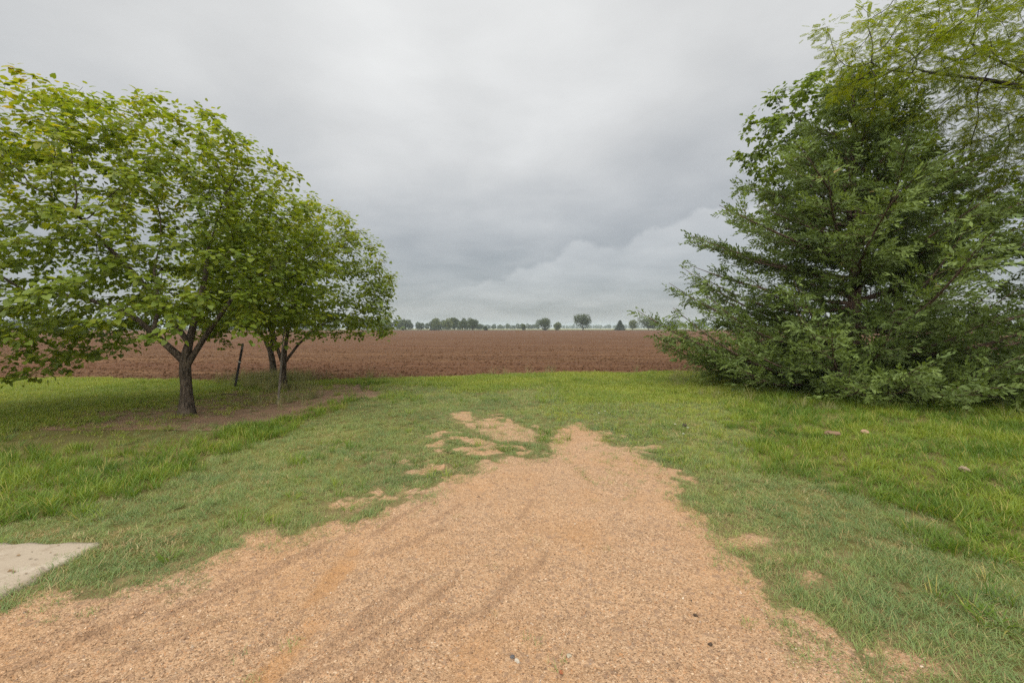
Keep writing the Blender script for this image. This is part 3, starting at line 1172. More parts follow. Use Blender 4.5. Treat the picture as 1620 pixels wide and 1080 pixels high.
def broad_crown(P_, par, r, rmax, per, tv, tf, size, mat, seed, up=(0, 0, 1), flat=.55, outw=None, droop=.35, spread=.22, bright_top=None):
    """leaves on the thin shoots"""
    q = np.random.default_rng(seed)
    idx = np.where(r <= rmax)[0]
    idx = idx[par[idx] >= 0]
    idx = np.repeat(idx, per)
    n = len(idx)
    d = P_[idx] - P_[par[idx]]
    d /= np.linalg.norm(d, axis=1)[:, None] + 1e-9
    t = q.random(n)[:, None]
    p = P_[par[idx]] * (1 - t) + P_[idx] * t
    ax = d * .6 + unit(n, q) * .8
    ax[:, 2] = ax[:, 2] * .32 - droop * q.random(n)
    p = p + ax / (np.linalg.norm(ax, axis=1)[:, None]) * q.uniform(.02, spread, n)[:, None]
    nr = np.tile(np.array(up, float), (n, 1)) + unit(n, q) * flat
    if outw is not None:
        o = p - np.array(outw)
        o /= np.linalg.norm(o, axis=1)[:, None]
        nr += o * .45
    sz = np.clip(q.normal(size, size * .28, n), size * .4, size * 1.7)
    rn = q.random(n) * .78
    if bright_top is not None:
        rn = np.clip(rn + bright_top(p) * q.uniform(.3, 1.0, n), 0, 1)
    v, f, rr = stamp(tv, tf, p, ax, nr, sz, rn)
    return v, f, rr, mat


def shell_points(n, c, rad, seed, inner=.35, cut=None, pw=.5):
    q = np.random.default_rng(seed)
    out = []
    while sum(len(o) for o in out) < n:
        u = unit(n, q)
        k = (inner ** 3 + (1 - inner ** 3) * q.random(n)) ** (1 / 3)
        lump_ = 1 + .06 * np.sin(u[:, 0] * 5 + u[:, 2] * 4 + seed) * np.cos(u[:, 1] * 4.3 + seed * 1.7)
        p = np.array(c) + u * (k * lump_)[:, None] * np.array(rad)
        p = p[np.sin(p[:, 0] * 2.6 + seed) * np.sin(p[:, 1] * 2.4) * np.sin(p[:, 2] * 3.3 + seed) > -.42]
        if cut is not None:
            p = p[cut(p)]
        out.append(p)
    return np.vstack(out)[:n]


def skeleton(lines, thin=.86):
    """hand-laid trunk and limbs: each line is (start index or None, [(x,y,z,r),...]); returns nodes, parents, radii"""
    N_, pr, rd = [], [], []
    for st, pts in lines:
        prev = -1 if st is None else st
        for (x, y, z, r_) in pts:
            N_.append((x, y, z))
            pr.append(prev)
            rd.append(r_ * thin)
            prev = len(N_) - 1
    return N_, pr, rd


# ---- redbud nearest the drive
def redbud_a():
    bx, by = gp(295, 655)
    L = [(None, [(bx, by, -.05, .21), (bx, by, .06, .165), (bx + .01, by, .25, .128), (bx, by, .55, .108), (bx - .03, by, .85, .112), (bx - .05, by, 1.0, .105)]),
         (5, [(bx - .25, by - .05, 1.22, .068), (bx - .55, by - .1, 1.5, .06), (bx - .8, by - .1, 1.78, .054), (bx - 1.15, by - .2, 2.0, .046), (bx - 1.6, by - .3, 2.15, .038), (bx - 2.2, by - .4, 2.25, .03)]),
         (5, [(bx + .02, by + .05, 1.3, .078), (bx + .05, by + .1, 1.65, .070), (bx + .12, by + .15, 2.05, .06), (bx + .2, by + .3, 2.6, .05), (bx + .1, by + .4, 3.1, .04)]),
         (4, [(bx + .12, by + .02, 1.12, .062), (bx + .3, by + .05, 1.4, .055), (bx + .48, by + .05, 1.72, .048), (bx + .7, by + .1, 1.98, .042), (bx + .85, by + .3, 2.5, .034)]),
         (12, [(bx - .25, by - .25, 2.1, .05), (bx - .55, by - .6, 2.6, .042), (bx - .9, by - .9, 3.2, .034)]),
         (7, [(bx - .7, by + .3, 1.9, .04), (bx - 1.1, by + .7, 2.4, .034), (bx - 1.5, by + 1.1, 2.9, .028)])]
    N_, pr, rd = skeleton(L)
    c = (bx - 1.45, by + .05, 2.65)
    def cut(p):
        rr = np.hypot((p[:, 0] - c[0]) / 3.8, (p[:, 1] - c[1]) / 2.8)
        floor = 2.05 - 1.0 * np.clip(rr, 0, 1) ** 2 + np.where(p[:, 0] > bx - .6, .25, -.15)
        return p[:, 2] > floor
    att = shell_points(3300, c, (4.0, 2.9, 3.5), 3, .60, cut)
    low = shell_points(150, (bx - 2.0, by - .9, 1.35), (1.3, .9, .7), 4, .2)
    att = np.vstack([att, low])
    P_, par = colonize(N_, pr, att, .15, 1.6, .25, 150, (0, 0, -.02), .16, 7)
    r = radii(P_, par, .0026, 2.3, rd)
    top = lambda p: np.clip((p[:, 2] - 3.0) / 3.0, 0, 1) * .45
    return tree('redbud_tree', (bx, by, 0), 'wide redbud with pale trunk base, nearest tree to the concrete pad', 'tree',
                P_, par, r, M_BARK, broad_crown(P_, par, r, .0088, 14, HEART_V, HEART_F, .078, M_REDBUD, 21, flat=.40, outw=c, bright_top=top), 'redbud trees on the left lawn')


def redbud_b():
    bx, by = gp(448, 613)
    L = [(None, [(bx, by, -.05, .16), (bx, by, .08, .125), (bx - .01, by, .35, .095), (bx, by, .62, .09)]),
         (3, [(bx - .12, by, .9, .055), (bx - .2, by, 1.3, .048), (bx - .4, by - .1, 1.75, .042), (bx - .6, by - .2, 2.3, .035)]),
         (3, [(bx + .03, by + .05, 1.0, .06), (bx + .05, by + .1, 1.5, .052), (bx + .2, by + .1, 2.1, .044), (bx + .3, by + .1, 2.8, .036)]),
         (3, [(bx + .15, by - .02, .8, .045), (bx + .42, by - .05, 1.18, .04), (bx + .75, by - .1, 1.5, .034), (bx + 1.2, by - .1, 1.75, .028)]),
         (9, [(bx + .35, by - .3, 1.9, .036), (bx + .7, by - .5, 2.6, .03)]),
         (5, [(bx - .45, by + .35, 1.8, .034), (bx - .9, by + .6, 2.3, .028)])]
    N_, pr, rd = skeleton(L)
    c = (bx + .55, by - .1, 2.5)
    def cut(p):
        rr = np.hypot((p[:, 0] - c[0]) / 2.7, (p[:, 1] - c[1]) / 2.5)
        return p[:, 2] > 1.75 - .8 * np.clip(rr, 0, 1) ** 2
    att = shell_points(1800, c, (2.6, 2.5, 2.75), 9, .58, cut)
    P_, par = colonize(N_, pr, att, .15, 1.6, .25, 130, (0, 0, -.02), .16, 8)
    r = radii(P_, par, .0026, 2.3, rd)
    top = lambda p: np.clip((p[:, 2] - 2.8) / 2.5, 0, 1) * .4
    return tree('redbud_tree', (bx, by, 0), 'rounded redbud with dark forked trunk rising from tall grass', 'tree',
                P_, par, r, M_BARK, broad_crown(P_, par, r, .0088, 12, HEART_V, HEART_F, .076, M_REDBUD, 22, flat=.40, outw=c, bright_top=top), 'redbud trees on the left lawn')


def redbud_c():
    bx, by = gp(433, 597)
    L = [(None, [(bx, by, -.05, .16), (bx, by, .1, .13), (bx - .03, by, .5, .11), (bx - .08, by, .9, .10)]),
         (3, [(bx - .25, by, 1.2, .06), (bx - .55, by - .1, 1.7, .05), (bx - 1.0, by - .2, 2.2, .042), (bx - 1.5, by - .2, 2.8, .034)]),
         (3, [(bx - .05, by + .05, 1.3, .06), (bx - .1, by + .1, 1.9, .052), (bx + .1, by + .2, 2.6, .042)])]
    N_, pr, rd = skeleton(L)
    c = (bx - .75, by + .2, 2.9)
    att = shell_points(1100, c, (2.7, 2.2, 2.6), 12, .42, lambda p: p[:, 2] > 1.7)
    P_, par = colonize(N_, pr, att, .17, 1.8, .28, 120, (0, 0, -.02), .16, 9)
    r = radii(P_, par, .0028, 2.3, rd)
    return tree('redbud_tree', (bx, by, 0), 'redbud hidden behind the forked one, at the field edge', 'tree',
                P_, par, r, M_BARK, broad_crown(P_, par, r, .0085, 10, HEART_V, HEART_F, .085, M_REDBUD, 23, outw=c), 'redbud trees on the left lawn')


redbud_a()
redbud_b()
redbud_c()


# slender sapling in front of the forked redbud
def sapling():
    bx, by = gp(440, 637)
    L = [(None, [(bx, by, -.04, .035), (bx + .01, by, .2, .030), (bx + .05, by, .5, .026), (bx + .07, by, .9, .022), (bx + .06, by + .05, 1.3, .017), (bx + .12, by + .1, 1.75, .012)])]
    N_, pr, rd = skeleton(L)
    att = shell_points(70, (bx + .15, by, 1.7), (.55, .5, .6), 31, .1)
    P_, par = colonize(N_, pr, att, .12, 1.2, .2, 40, (0, 0, 0), .18, 14)
    r = radii(P_, par, .0024, 2.3, rd)
    return tree('sapling', (bx, by, 0), 'slender grey sapling stem in the grass before the forked redbud', 'sapling',
                P_, par, r, mat_bark('sapling_bark', (.07, .06, .05), (.19, .165, .135)), broad_crown(P_, par, r, .006, 2, HEART_V, HEART_F, .075, M_REDBUD, 41), None, .01)
sapling()


# ---- eastern red cedars
def cedar(name, base, H, rad, label, n_limb, seed, lean=(0, 0), dens=1.0, low=.15, rprof=None, skirt=0):
    q = np.random.default_rng(seed)
    bx, by = base
    b = np.array((bx, by, 0.0))
    t = empty(name, tuple(b))
    tag(t, label, 'tree', 'red cedars at the right of the yard')
    zt = np.linspace(-.1, H, 26)
    tx = lean[0] * zt + .06 * np.sin(zt * 1.3 + seed)
    ty = lean[1] * zt + .06 * np.cos(zt * 1.1 + seed)
    tr = np.stack([tx, ty, zt], 1)
    rr = np.interp(zt, [0, .3, H], [.24, .19, .012])
    P_, par = list(tr), [-1] + list(range(25))
    rad_l = list(rr)
    SP, SA, SN, SS, SR = [], [], [], [], []
    ga = 2.39996
    for i in range(n_limb + skirt):
        u = max(0.0, (i // 3 * 3 + 1.0 + q.normal(0, .9)) / n_limb)
        u = min(u, .985)
        z0 = low + (H - low - .25) * (u ** 1.12)
        if i >= n_limb:                                  # boughs lying out along the ground
            z0 = q.uniform(.15, .9)
        env = rprof(z0) if rprof else rad * (1 - (z0 / H)) ** .8
        L = max(.25, env * q.choice([q.uniform(.45, .70), q.uniform(.72, .95), q.uniform(.98, 1.13)], p=[.24, .46, .30]))
        a = (i // 3) * ga + q.normal(0, .20)
        q_len = L / env
        rise = np.interp(z0 / H, [0, .12, .4, .8, 1], [-.02, .10, .45, .85, 1.4]) + q.normal(0, .10)
        curve = np.interp(z0 / H, [0, .3, 1], [.22, .16, .05])
        if i >= n_limb:
            a = (i - n_limb) * ga + q.normal(0, .2)
            rise = q.uniform(-.10, .14)
            curve = q.uniform(.02, .14)
            q_len = q.uniform(.80, .96)
        for _ in range(3):                              # the tip, not the root, follows the outline
            if rprof:
                L = .5 * L + .5 * max(.25, rprof(z0 + L * (rise * .55 + curve)) * q_len)
        k = max(5, int(L / .22))
        tt = np.linspace(0, 1, k + 1)
        o = np.array([math.cos(a), math.sin(a), 0])
        s_ = np.array([-math.sin(a), math.cos(a), 0])
        x0 = np.array([np.interp(z0, zt, tx), np.interp(z0, zt, ty), z0])
        bend = q.normal(0, .12)
        droop = -.10 * (z0 < 2.2)
        pts = x0 + (o[None] * tt[:, None] + s_[None] * (bend * tt ** 2)[:, None]) * L + np.array([0, 0, 1])[None] * (L * (rise * tt * .55 + curve * tt ** 2 + droop * np.sin(tt * np.pi)))[:, None]
        pts[:, 2] = np.maximum(pts[:, 2], .12 + .15 * tt)
        pi = int(np.argmin(np.abs(zt - z0)))
        prev = pi
        r0 = .010 + .011 * L
        for j in range(1, k + 1):
            P_.append(pts[j])
            par.append(prev)
            rad_l.append(max(.003, r0 * (1 - tt[j] * .9)))
            prev = len(P_) - 1
        # secondaries and their sprays
        m = max(6, int(L * 8.0 * dens))
        for j in range(m):
            lo_ = .10 if z0 < 4 else .2
            tj = lo_ + (1 - lo_) * (j + q.random()) / m
            if math.sin(tj * L * 4.2 + i * 2.1) < -.72:
                continue
            p0 = np.array([np.interp(tj, tt, pts[:, c_]) for c_ in range(3)])
            sg = 1 if j % 2 else -1
            fw = q.uniform(.45, .95)
            dr = o * fw + s_ * sg * q.uniform(.35, 1.0) + np.array([0, 0, q.normal(.16, .26)])
            dr /= np.linalg.norm(dr)
            l2 = (.30 + .30 * L * (1 - tj)) * q.uniform(.6, 1.15)
            l2 = min(l2, 1.1)
            kk = max(3, int(l2 / .068))
            ss = (np.arange(kk) + q.random(kk)) / kk
            dcv = np.array([0, 0, q.normal(.06, .10)])
            pp = p0 + dr * (ss * l2)[:, None] + dcv * ((ss * l2) ** 2)[:, None]
            pp = pp + q.normal(0, .045, pp.shape)
            pp[:, 2] = np.maximum(pp[:, 2], .08)
            if l2 > .35:
                nb = len(P_)
                P_.append(p0 + dr * l2 * .5)
                par.append(int(len(P_) - 1 - 1) if False else prev - k + min(k, max(1, int(round(tj * k)))) )
                rad_l.append(.0045)
                P_.append(p0 + dr * l2 * .95 + dcv * l2 * l2)
                par.append(nb)
                rad_l.append(.0022)
            ax = dr[None] + unit(kk, q) * .55
            SP.append(pp)
            SA.append(ax)
            SN.append(np.array([0, 0, 1.0])[None] + unit(kk, q) * .8)
            SS.append(q.uniform(.18, .38, kk))
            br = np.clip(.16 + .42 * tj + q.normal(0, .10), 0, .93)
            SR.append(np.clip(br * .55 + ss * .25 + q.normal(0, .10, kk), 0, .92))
    # leader sprays
    for z0 in np.linspace(H * .55, H, 60):
        x0 = np.array([np.interp(z0, zt, tx), np.interp(z0, zt, ty), z0])
        SP.append(x0[None] + q.normal(0, .05, (1, 3)))
        SA.append(unit(1, q) * .8 + np.array([[0, 0, .9]]))
        SN.append(unit(1, q))
        SS.append(q.uniform(.15, .28, 1))
        SR.append(q.uniform(.3, .7, 1))
    SP, SA, SN = np.vstack(SP), np.vstack(SA), np.vstack(SN)
    SS, SR = np.concatenate(SS), np.concatenate(SR)
    SR = np.where(q.random(len(SR)) < .012, 1.0, SR)
    P_, par, rl = np.array(P_), np.array(par), np.array(rad_l)
    v, f = tubes(P_, par, rl, lambda R0, root: root)
    link('trunk', mesh_np('trunk', v, f, M_CBARK, smooth=True), t)
    v, f = tubes(P_, par, rl, lambda R0, root: not root)
    tag(link('limbs', mesh_np('limbs', v, f, M_CBARK, smooth=True), t), kind='stuff')
    vs_, fs_, rs_ = [], [], []
    off = 0
    pick = q.integers(0, 4, len(SP))
    for k in range(4):
        tv, tf = spray(60 + k, 7)
        mk = pick == k
        a_, b_, c_ = stamp(tv, tf, SP[mk], SA[mk], SN[mk], SS[mk], SR[mk])
        vs_.append(a_)
        fs_.append(b_ + off)
        rs_.append(c_)
        off += len(a_)
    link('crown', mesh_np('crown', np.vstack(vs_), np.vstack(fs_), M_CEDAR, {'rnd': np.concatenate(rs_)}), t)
    return len(SP)


prof = lambda z: float(np.interp(z, [0, .6, 2.0, 3.6, 5.0, 5.8, 6.5, 7.4, 8.3], [4.2, 4.8, 5.3, 4.4, 3.4, 2.6, 1.7, .95, .3]))
n1 = cedar('cedar_tree', CEDAR_C, 8.35, 5, 'tall dark red cedar with boughs sweeping the grass', 175, 5, (0, 0), 1.0, .12, prof, 42)
prof2 = lambda z: float(np.interp(z, [0, .6, 1.6, 2.8, 4.2], [2.4, 2.9, 2.7, 1.7, .3]))
n2 = cedar('cedar_tree', (14.2, 11.4), 4.3, 2.7, 'low spreading red cedar cut off by the right edge of the photo', 75, 8, (0, 0), .9, .12, prof2, 14)
print('cedar sprays', n1, n2)


# ---- broadleaf tree behind the cedar
def mulberry():
    bx, by = 13.0, 15.2
    L = [(None, [(bx, by, -.05, .26), (bx, by, .3, .2), (bx - .05, by, 1.2, .17), (bx - .1, by, 2.3, .155), (bx - .1, by, 3.2, .14)]),
         (4, [(bx - .5, by - .1, 3.9, .09), (bx - 1.1, by - .2, 4.8, .075), (bx - 1.8, by - .2, 5.8, .06), (bx - 2.7, by - .2, 7.0, .045), (bx - 3.5, by - .2, 8.6, .03)]),
         (4, [(bx + .2, by + .1, 4.2, .09), (bx + .3, by + .1, 5.4, .07), (bx + .2, by + .1, 6.8, .05)]),
         (6, [(bx - 2.2, by - .5, 4.9, .05), (bx - 3.2, by - .7, 5.3, .04)])]
    N_, pr, rd = skeleton(L)
    c = (bx - 2.5, by - .2, 7.3)
    att = np.vstack([shell_points(1100, c, (3.1, 2.4, 2.9), 41, .35, lambda p: p[:, 2] > 3.2),
                     shell_points(420, (bx + 1.2, by, 5.2), (2.8, 2.4, 2.2), 43, .35)])
    P_, par = colonize(N_, pr, att, .2, 2.0, .32, 130, (0, 0, .03), .16, 19)
    r = radii(P_, par, .0035, 2.3, rd)
    return tree('mulberry_tree', (bx, by, 0), 'broadleaf tree with lobed leaves standing behind the tall cedar', 'tree',
                P_, par, r, M_BARK, broad_crown(P_, par, r, .010, 9, LOBE_V, LOBE_F, .13, M_MULB, 51, outw=c, flat=.7))
mulberry()


# ---- honey locust overhanging from the right
def locust():
    bx, by = 17.2, 11.2
    L = [(None, [(bx, by, -.05, .34), (bx, by, .4, .26), (bx - .1, by, 1.6, .23), (bx - .2, by, 3.0, .21), (bx - .3, by, 4.2, .19)]),
         (4, [(bx - 1.0, by - .3, 5.0, .12), (bx - 2.2, by - .6, 5.9, .10), (bx - 3.6, by - .9, 6.5, .08), (bx - 5.2, by - 1.1, 6.9, .06), (bx - 6.8, by - 1.2, 7.1, .046), (bx - 8.4, by - 1.2, 7.2, .026), (bx - 9.3, by - 1.2, 7.25, .012)]),
         (4, [(bx - .7, by - .6, 5.4, .12), (bx - 1.6, by - 1.6, 6.8, .10), (bx - 2.8, by - 2.4, 7.9, .075), (bx - 4.2, by - 2.8, 8.5, .055), (bx - 5.8, by - 3.0, 8.8, .042), (bx - 7.8, by - 2.8, 8.9, .03)]),
         (3, [(bx - 1.0, by - .9, 3.9, .09), (bx - 2.2, by - 1.6, 4.6, .075), (bx - 3.6, by - 2.0, 5.1, .055), (bx - 5.0, by - 2.2, 5.4, .035)]),
         (4, [(bx + .2, by + .3, 5.4, .12), (bx + .4, by + .6, 7.0, .09), (bx + .2, by + .8, 8.6, .06)]),
         (6, [(bx - 3.0, by - .2, 7.0, .06), (bx - 4.4, by + .2, 8.0, .045), (bx - 5.8, by + .2, 8.6, .03)])]
    N_, pr, rd = skeleton(L)
    cut = lambda p: (p[:, 2] > 3.4 + .58 * np.clip(bx - 3.6 - p[:, 0], 0, 9))
    att = np.vstack([shell_points(2500, (bx - 5.2, by - 1.4, 7.2), (5.0, 2.8, 3.2), 61, .12, cut),
                     shell_points(90, (bx - 8.8, by - 1.2, 8.1), (1.8, 1.2, .6), 63, .1), shell_points(90, (bx - .5, by, 7.0), (4, 3.5, 3.6), 62, .3)])
    P_, par = colonize(N_, pr, att, .18, 2.0, .28, 140, (0, 0, -.02), .14, 23)
    r = radii(P_, par, .0045, 2.5, rd)
    tv, tf = feather(8, .085, .26, 3)
    crown = broad_crown(P_, par, r, .011, 13, tv, tf, .13, M_LOCUST, 71, flat=.8, droop=.25, spread=.26)
    return tree('honey_locust_tree', (bx, by, 0), 'feathery bright green honey locust overhanging from the top right corner', 'tree',
                P_, par, r, M_LBARK, crown)
locust()


# ------------------------------------------------------------------ far trees
def far_tree(name, px, top, width, d, mat, label, seed, kind='round', base=522.5, open_=0.0):
    q = np.random.default_rng(seed)
    x = (px - 810) / F * d
    H = (base - top) / F * d
    W = width * 1.1 / F * d
    t = empty(name, (x, d, 0))
    tag(t, label, 'tree' if kind != 'bush' else 'bush', 'trees on the horizon')
    if kind == 'cone':
        n = 2200
        z = H * q.random(n) ** 1.3
        a = q.uniform(0, 6.28, n)
        rr = W * .5 * (1 - z / H) ** .75 * np.sqrt(q.uniform(.05, 1, n)) * (1 + .15 * np.sin(a * 3 + z))
        p = np.stack([np.cos(a) * rr, np.sin(a) * rr, z * .97 + .1], 1)
    else:
        lobes = int(9 if kind == 'round' else 12)
        zc = .52 if kind == 'round' else .45
        cs = unit(lobes, q) * q.uniform(.45, .75, lobes)[:, None] * np.array([W * .5, W * .42, H * (.44 if kind == 'round' else .45)]) + np.array([0, 0, H * zc])
        cs = np.vstack([cs, [[0, 0, H * zc]]])
        n = int(2400 * (1 - open_ * .5))
        k = q.integers(0, len(cs), n)
        u = unit(n, q) * (q.uniform(.3, 1, n) ** .5)[:, None]
        p = cs[k] + u * np.array([W * .27, W * .27, H * .22])
        p = p * np.array([W * .5 / np.abs(p[:, 0]).max(), W * .5 / np.abs(p[:, 1]).max(), H / p[:, 2].max()])
        p = p[(p[:, 2] > (H * .05 if kind == 'round' else .1))]
    n = len(p)
    v, f, rn = stamp(QUAD_V, QUAD_F, p, unit(n, q), unit(n, q) + np.array([0, 0, .6]), q.uniform(.5, 1.1, n) * (H / 15) ** .5, np.clip(q.random(n) * .6 + .4 * p[:, 2] / H, 0, 1))
    link('crown', mesh_np('crown', v, f, mat, {'rnd': rn}), t)
    hh = H * (.55 if kind != 'bush' else .3)
    sk = [(0, 0, -.2), (0, 0, hh * .5), (W * .02, 0, hh), (W * .16, 0, hh * 1.25), (-W * .17, 0, hh * 1.2)]
    v, f = tubes(np.array(sk), np.array([-1, 0, 1, 2, 1]), np.array([.03, .022, .014, .007, .008]) * H)
    link('trunk', mesh_np('trunk', v, f, M_FBARK, smooth=True), t)
    return t


FT = [  # px, top, width, distance, material, kind, label
    (604, 502, 30, 300, M_FARLIME, 'bush', 'lime green tree on the horizon touching the redbud foliage'),
    (638, 516, 7, 345, M_FARLIME, 'bush', 'tiny lime bush before the dark wood'),
    (689, 503, 15, 352, M_FARPALE, 'round', 'pale olive tree over the low dark bush'),
    (690, 518, 22, 346, M_FARDARK, 'bush', 'low dark bush on the far field edge'),
    (708, 503, 17, 365, M_FARPALE, 'round', 'olive tree second in the middle clump on the horizon'),
    (719, 502.5, 14, 380, M_FARLEAF, 'round', 'bluish tree third in the middle clump on the horizon'),
    (732, 503, 13, 352, M_FARLEAF, 'round', 'narrow green tree fourth in the middle clump'),
    (747, 503, 17, 352, M_FARLEAF, 'round', 'round tree standing at the right end of the middle clump'),
    (768, 516, 7, 348, M_FARLEAF, 'bush', 'small bush right of the middle clump'),
    (828, 512.5, 7, 348, M_FARLEAF, 'bush', 'thin young tree left of the big rounded bush'),
    (862, 502.5, 27, 346, M_FARLEAF, 'bush', 'big rounded bushy tree on the far field edge'),
    (881, 509, 14, 346, M_FARPALE, 'bush', 'smaller pale bush leaning on the big rounded one'),
    (922, 496.5, 27, 346, M_FARLEAF, 'round', 'lone full tree with visible trunk on the horizon'),
    (981, 506.5, 16, 346, M_FARDARK, 'cone', 'dark conical evergreen on the horizon'),
    (1001, 505.5, 16, 346, M_FARPALE, 'round', 'thin pale tree between evergreen and broad tree'),
    (1026, 499, 30, 340, M_FARLEAF, 'round', 'broad green tree next to the cedar tips'),
    (1062, 505, 22, 420, M_FARLEAF, 'round', 'bluish far tree seen through the cedar tips'),
]
for i, (px, top, wd, d, m_, kd, lb) in enumerate(FT):
    far_tree('bush' if kd == 'bush' else 'evergreen_tree' if kd == 'cone' else 'far_tree', px, top, wd, d, m_, lb, 300 + i, kd,
             522.3, .6 if m_ is M_FARPALE else 0)


def wood(name, px0, px1, d, top0, top1, label, seed, mat, n):
    """far wood that reads as one mass"""
    q = np.random.default_rng(seed)
    x0, x1 = (px0 - 810) / F * d, (px1 - 810) / F * d
    Hm = lambda u: (522 - (top0 + (top1 - top0) * u)) / F * d
    P_, S_, R_ = [], [], []
    cx = np.arange(x0, x1, Hm(.5) * .30)
    for c in cx:
        u = (c - x0) / (x1 - x0)
        H = Hm(u) * q.uniform(.62, 1.10)
        k = n
        uu = unit(k, q) * (q.uniform(.35, 1, k) ** .5)[:, None]
        p = np.array([c + q.normal(0, 1), d + q.uniform(-8, 14), H * .58]) + uu * np.array([H * .36, H * .36, H * .42])
        p[:, 2] = np.maximum(p[:, 2], .2)
        low = q.random(k) < .15
        p[low, 2] = q.uniform(.2, H * .4, low.sum())
        P_.append(p)
        S_.append(np.full(k, H * .075) * q.uniform(.7, 1.3, k))
        R_.append(np.clip(q.random(k) * .5 + .4 * p[:, 2] / H + q.normal(0, .05), 0, 1))
    p, s_, rn = np.vstack(P_), np.concatenate(S_), np.concatenate(R_)
    v, f, rr = stamp(QUAD_V, QUAD_F, p, unit(len(p), q), unit(len(p), q) + np.array([0, 0, .6]), s_ * 1.5, rn)
    o = link(name, mesh_np(name, v, f, mat, {'rnd': rr}))
    return tag(o, label, None, None, 'stuff')


wood('distant_wood', -500, 560, 330, 496, 503, 'dark far wood behind the redbud trunks', 81, M_FARDARK, 220)
wood('distant_wood', 560, 690, 420, 503, 505, 'blue-green far wood left of the middle clump', 82, M_FARLEAF, 420)
wood('distant_wood', 690, 760, 440, 506, 509, 'far wood filling the gaps of the middle clump', 86, M_FARLEAF, 380)
wood('distant_wood', 752, 852, 620, 513, 513, 'low far tree line between middle clump and big bush', 83, M_FARLEAF, 260)
wood('distant_wood', 884, 1080, 1100, 515.5, 515.5, 'faint blue tree line on the horizon at centre right', 84, M_FARLEAF, 160)
wood('distant_wood', 1080, 2100, 420, 507, 503, 'far wood behind the cedars', 85, M_FARLEAF, 130)


# ------------------------------------------------------------------ small things
def obj_from(name, v, f, mat, smooth=False, parent=None, loc=None):
    return link(name, mesh_np(name, v, f, mat, smooth=smooth), parent, loc)


M_STEEL = mat_plain('rusty_dark_steel', (.018, .016, .016), .75, .5, 20)
M_TIP = mat_plain('weathered_white_paint', (.42, .40, .36), .7, .3, 30)


def t_post():
    """steel T-post leaning toward the drive"""
    bx, by = gp(372, 611)
    Ht = 1.20
    t = empty('fence_post', (bx, by, 0))
    tag(t, 'thin dark steel fence post leaning beside the redbud trunks', 'post')
    def prism(outline, z0, z1):
        n = len(outline)
        o = np.array(outline)
        v = np.vstack([np.c_[o, np.full(n, z0)], np.c_[o, np.full(n, z1)]])
        f = [(i, (i + 1) % n, n + (i + 1) % n, n + i) for i in range(n)]
        return v, f
    W, D, th = .024, .036, .004
    out = [(-W, -th), (W, -th), (W, th), (th, th), (th, D), (-th, D), (-th, th), (-W, th)]
    v, f = prism(out, -.15, Ht * .86)
    import bmesh
    def shaft(nm, z0, z1, mat, grow=0):
        bm = bmesh.new()
        o = [(x + math.copysign(grow, x), y + math.copysign(grow, y)) for x, y in out]
        lo = [bm.verts.new((x, y, z0)) for x, y in o]
        hi = [bm.verts.new((x, y, z1)) for x, y in o]
        n = len(o)
        for i in range(n):
            bm.faces.new((lo[i], lo[(i + 1) % n], hi[(i + 1) % n], hi[i]))
        bm.faces.new(hi)
        bm.faces.new(lo[::-1])
        me = bpy.data.meshes.new(nm)
        bm.to_mesh(me)
        bm.free()
        me.materials.append(mat)
        return link(nm, me, t)
    sh = shaft('shaft', -.15, Ht * .86, M_STEEL)
    shaft('painted_tip', Ht * .86, Ht, mat_plain('faded_post_tip', (.11, .10, .09), .7, .3, 30))
    shaft('clip_band', Ht * .56, Ht * .585, M_TIP, .003)
    for k in range(11):                                    # studs up the face
        z = .12 + k * .085
        v = np.array([(-.008, -.014, z), (.008, -.014, z), (.008, -.004, z), (-.008, -.004, z), (-.008, -.010, z + .02), (.008, -.010, z + .02), (.008, -.004, z + .02), (-.008, -.004, z + .02)])
        f = [(0, 1, 2, 3), (4, 7, 6, 5), (0, 4, 5, 1), (1, 5, 6, 2), (2, 6, 7, 3), (3, 7, 4, 0)]
        obj_from('stud', v, f, M_STEEL, parent=sh)
    t.rotation_euler = (R(2), R(10), R(12))
    t.scale = (1.25, 1.25, 1)
t_post()


def stone(name, px, py, size, col, label, cat, seed, flat=.55, zoff=.25, group=None, rough=.22):
    x, y = gp(px, py)
    me = lump(seed, 3, .0, flat)
    r = np.random.default_rng(seed)
    ph = r.uniform(0, 6, 6)
    for v in me.vertices:
        c = v.co
        k = 1 + rough * (math.sin(c.x * 7 + ph[0]) * math.cos(c.y * 6 + ph[1]) + .6 * math.sin(c.z * 11 + c.x * 9 + ph[2]) + .35 * math.sin(c.y * 19 + ph[3]))
        c.x *= k
        c.y *= k
        c.z *= k
    for p_ in me.polygons:
        p_.use_smooth = False
    me.materials.append(mat_plain(name + '_surface', col, .85, .3, 12, .2))
    o = link(name, me, None, (x, y, float(hgt(x, y)) + size * zoff))
    o.scale = (size, size, size)
    o.rotation_euler = (0, 0, r.uniform(0, 6))
    return tag(o, label, cat, group)


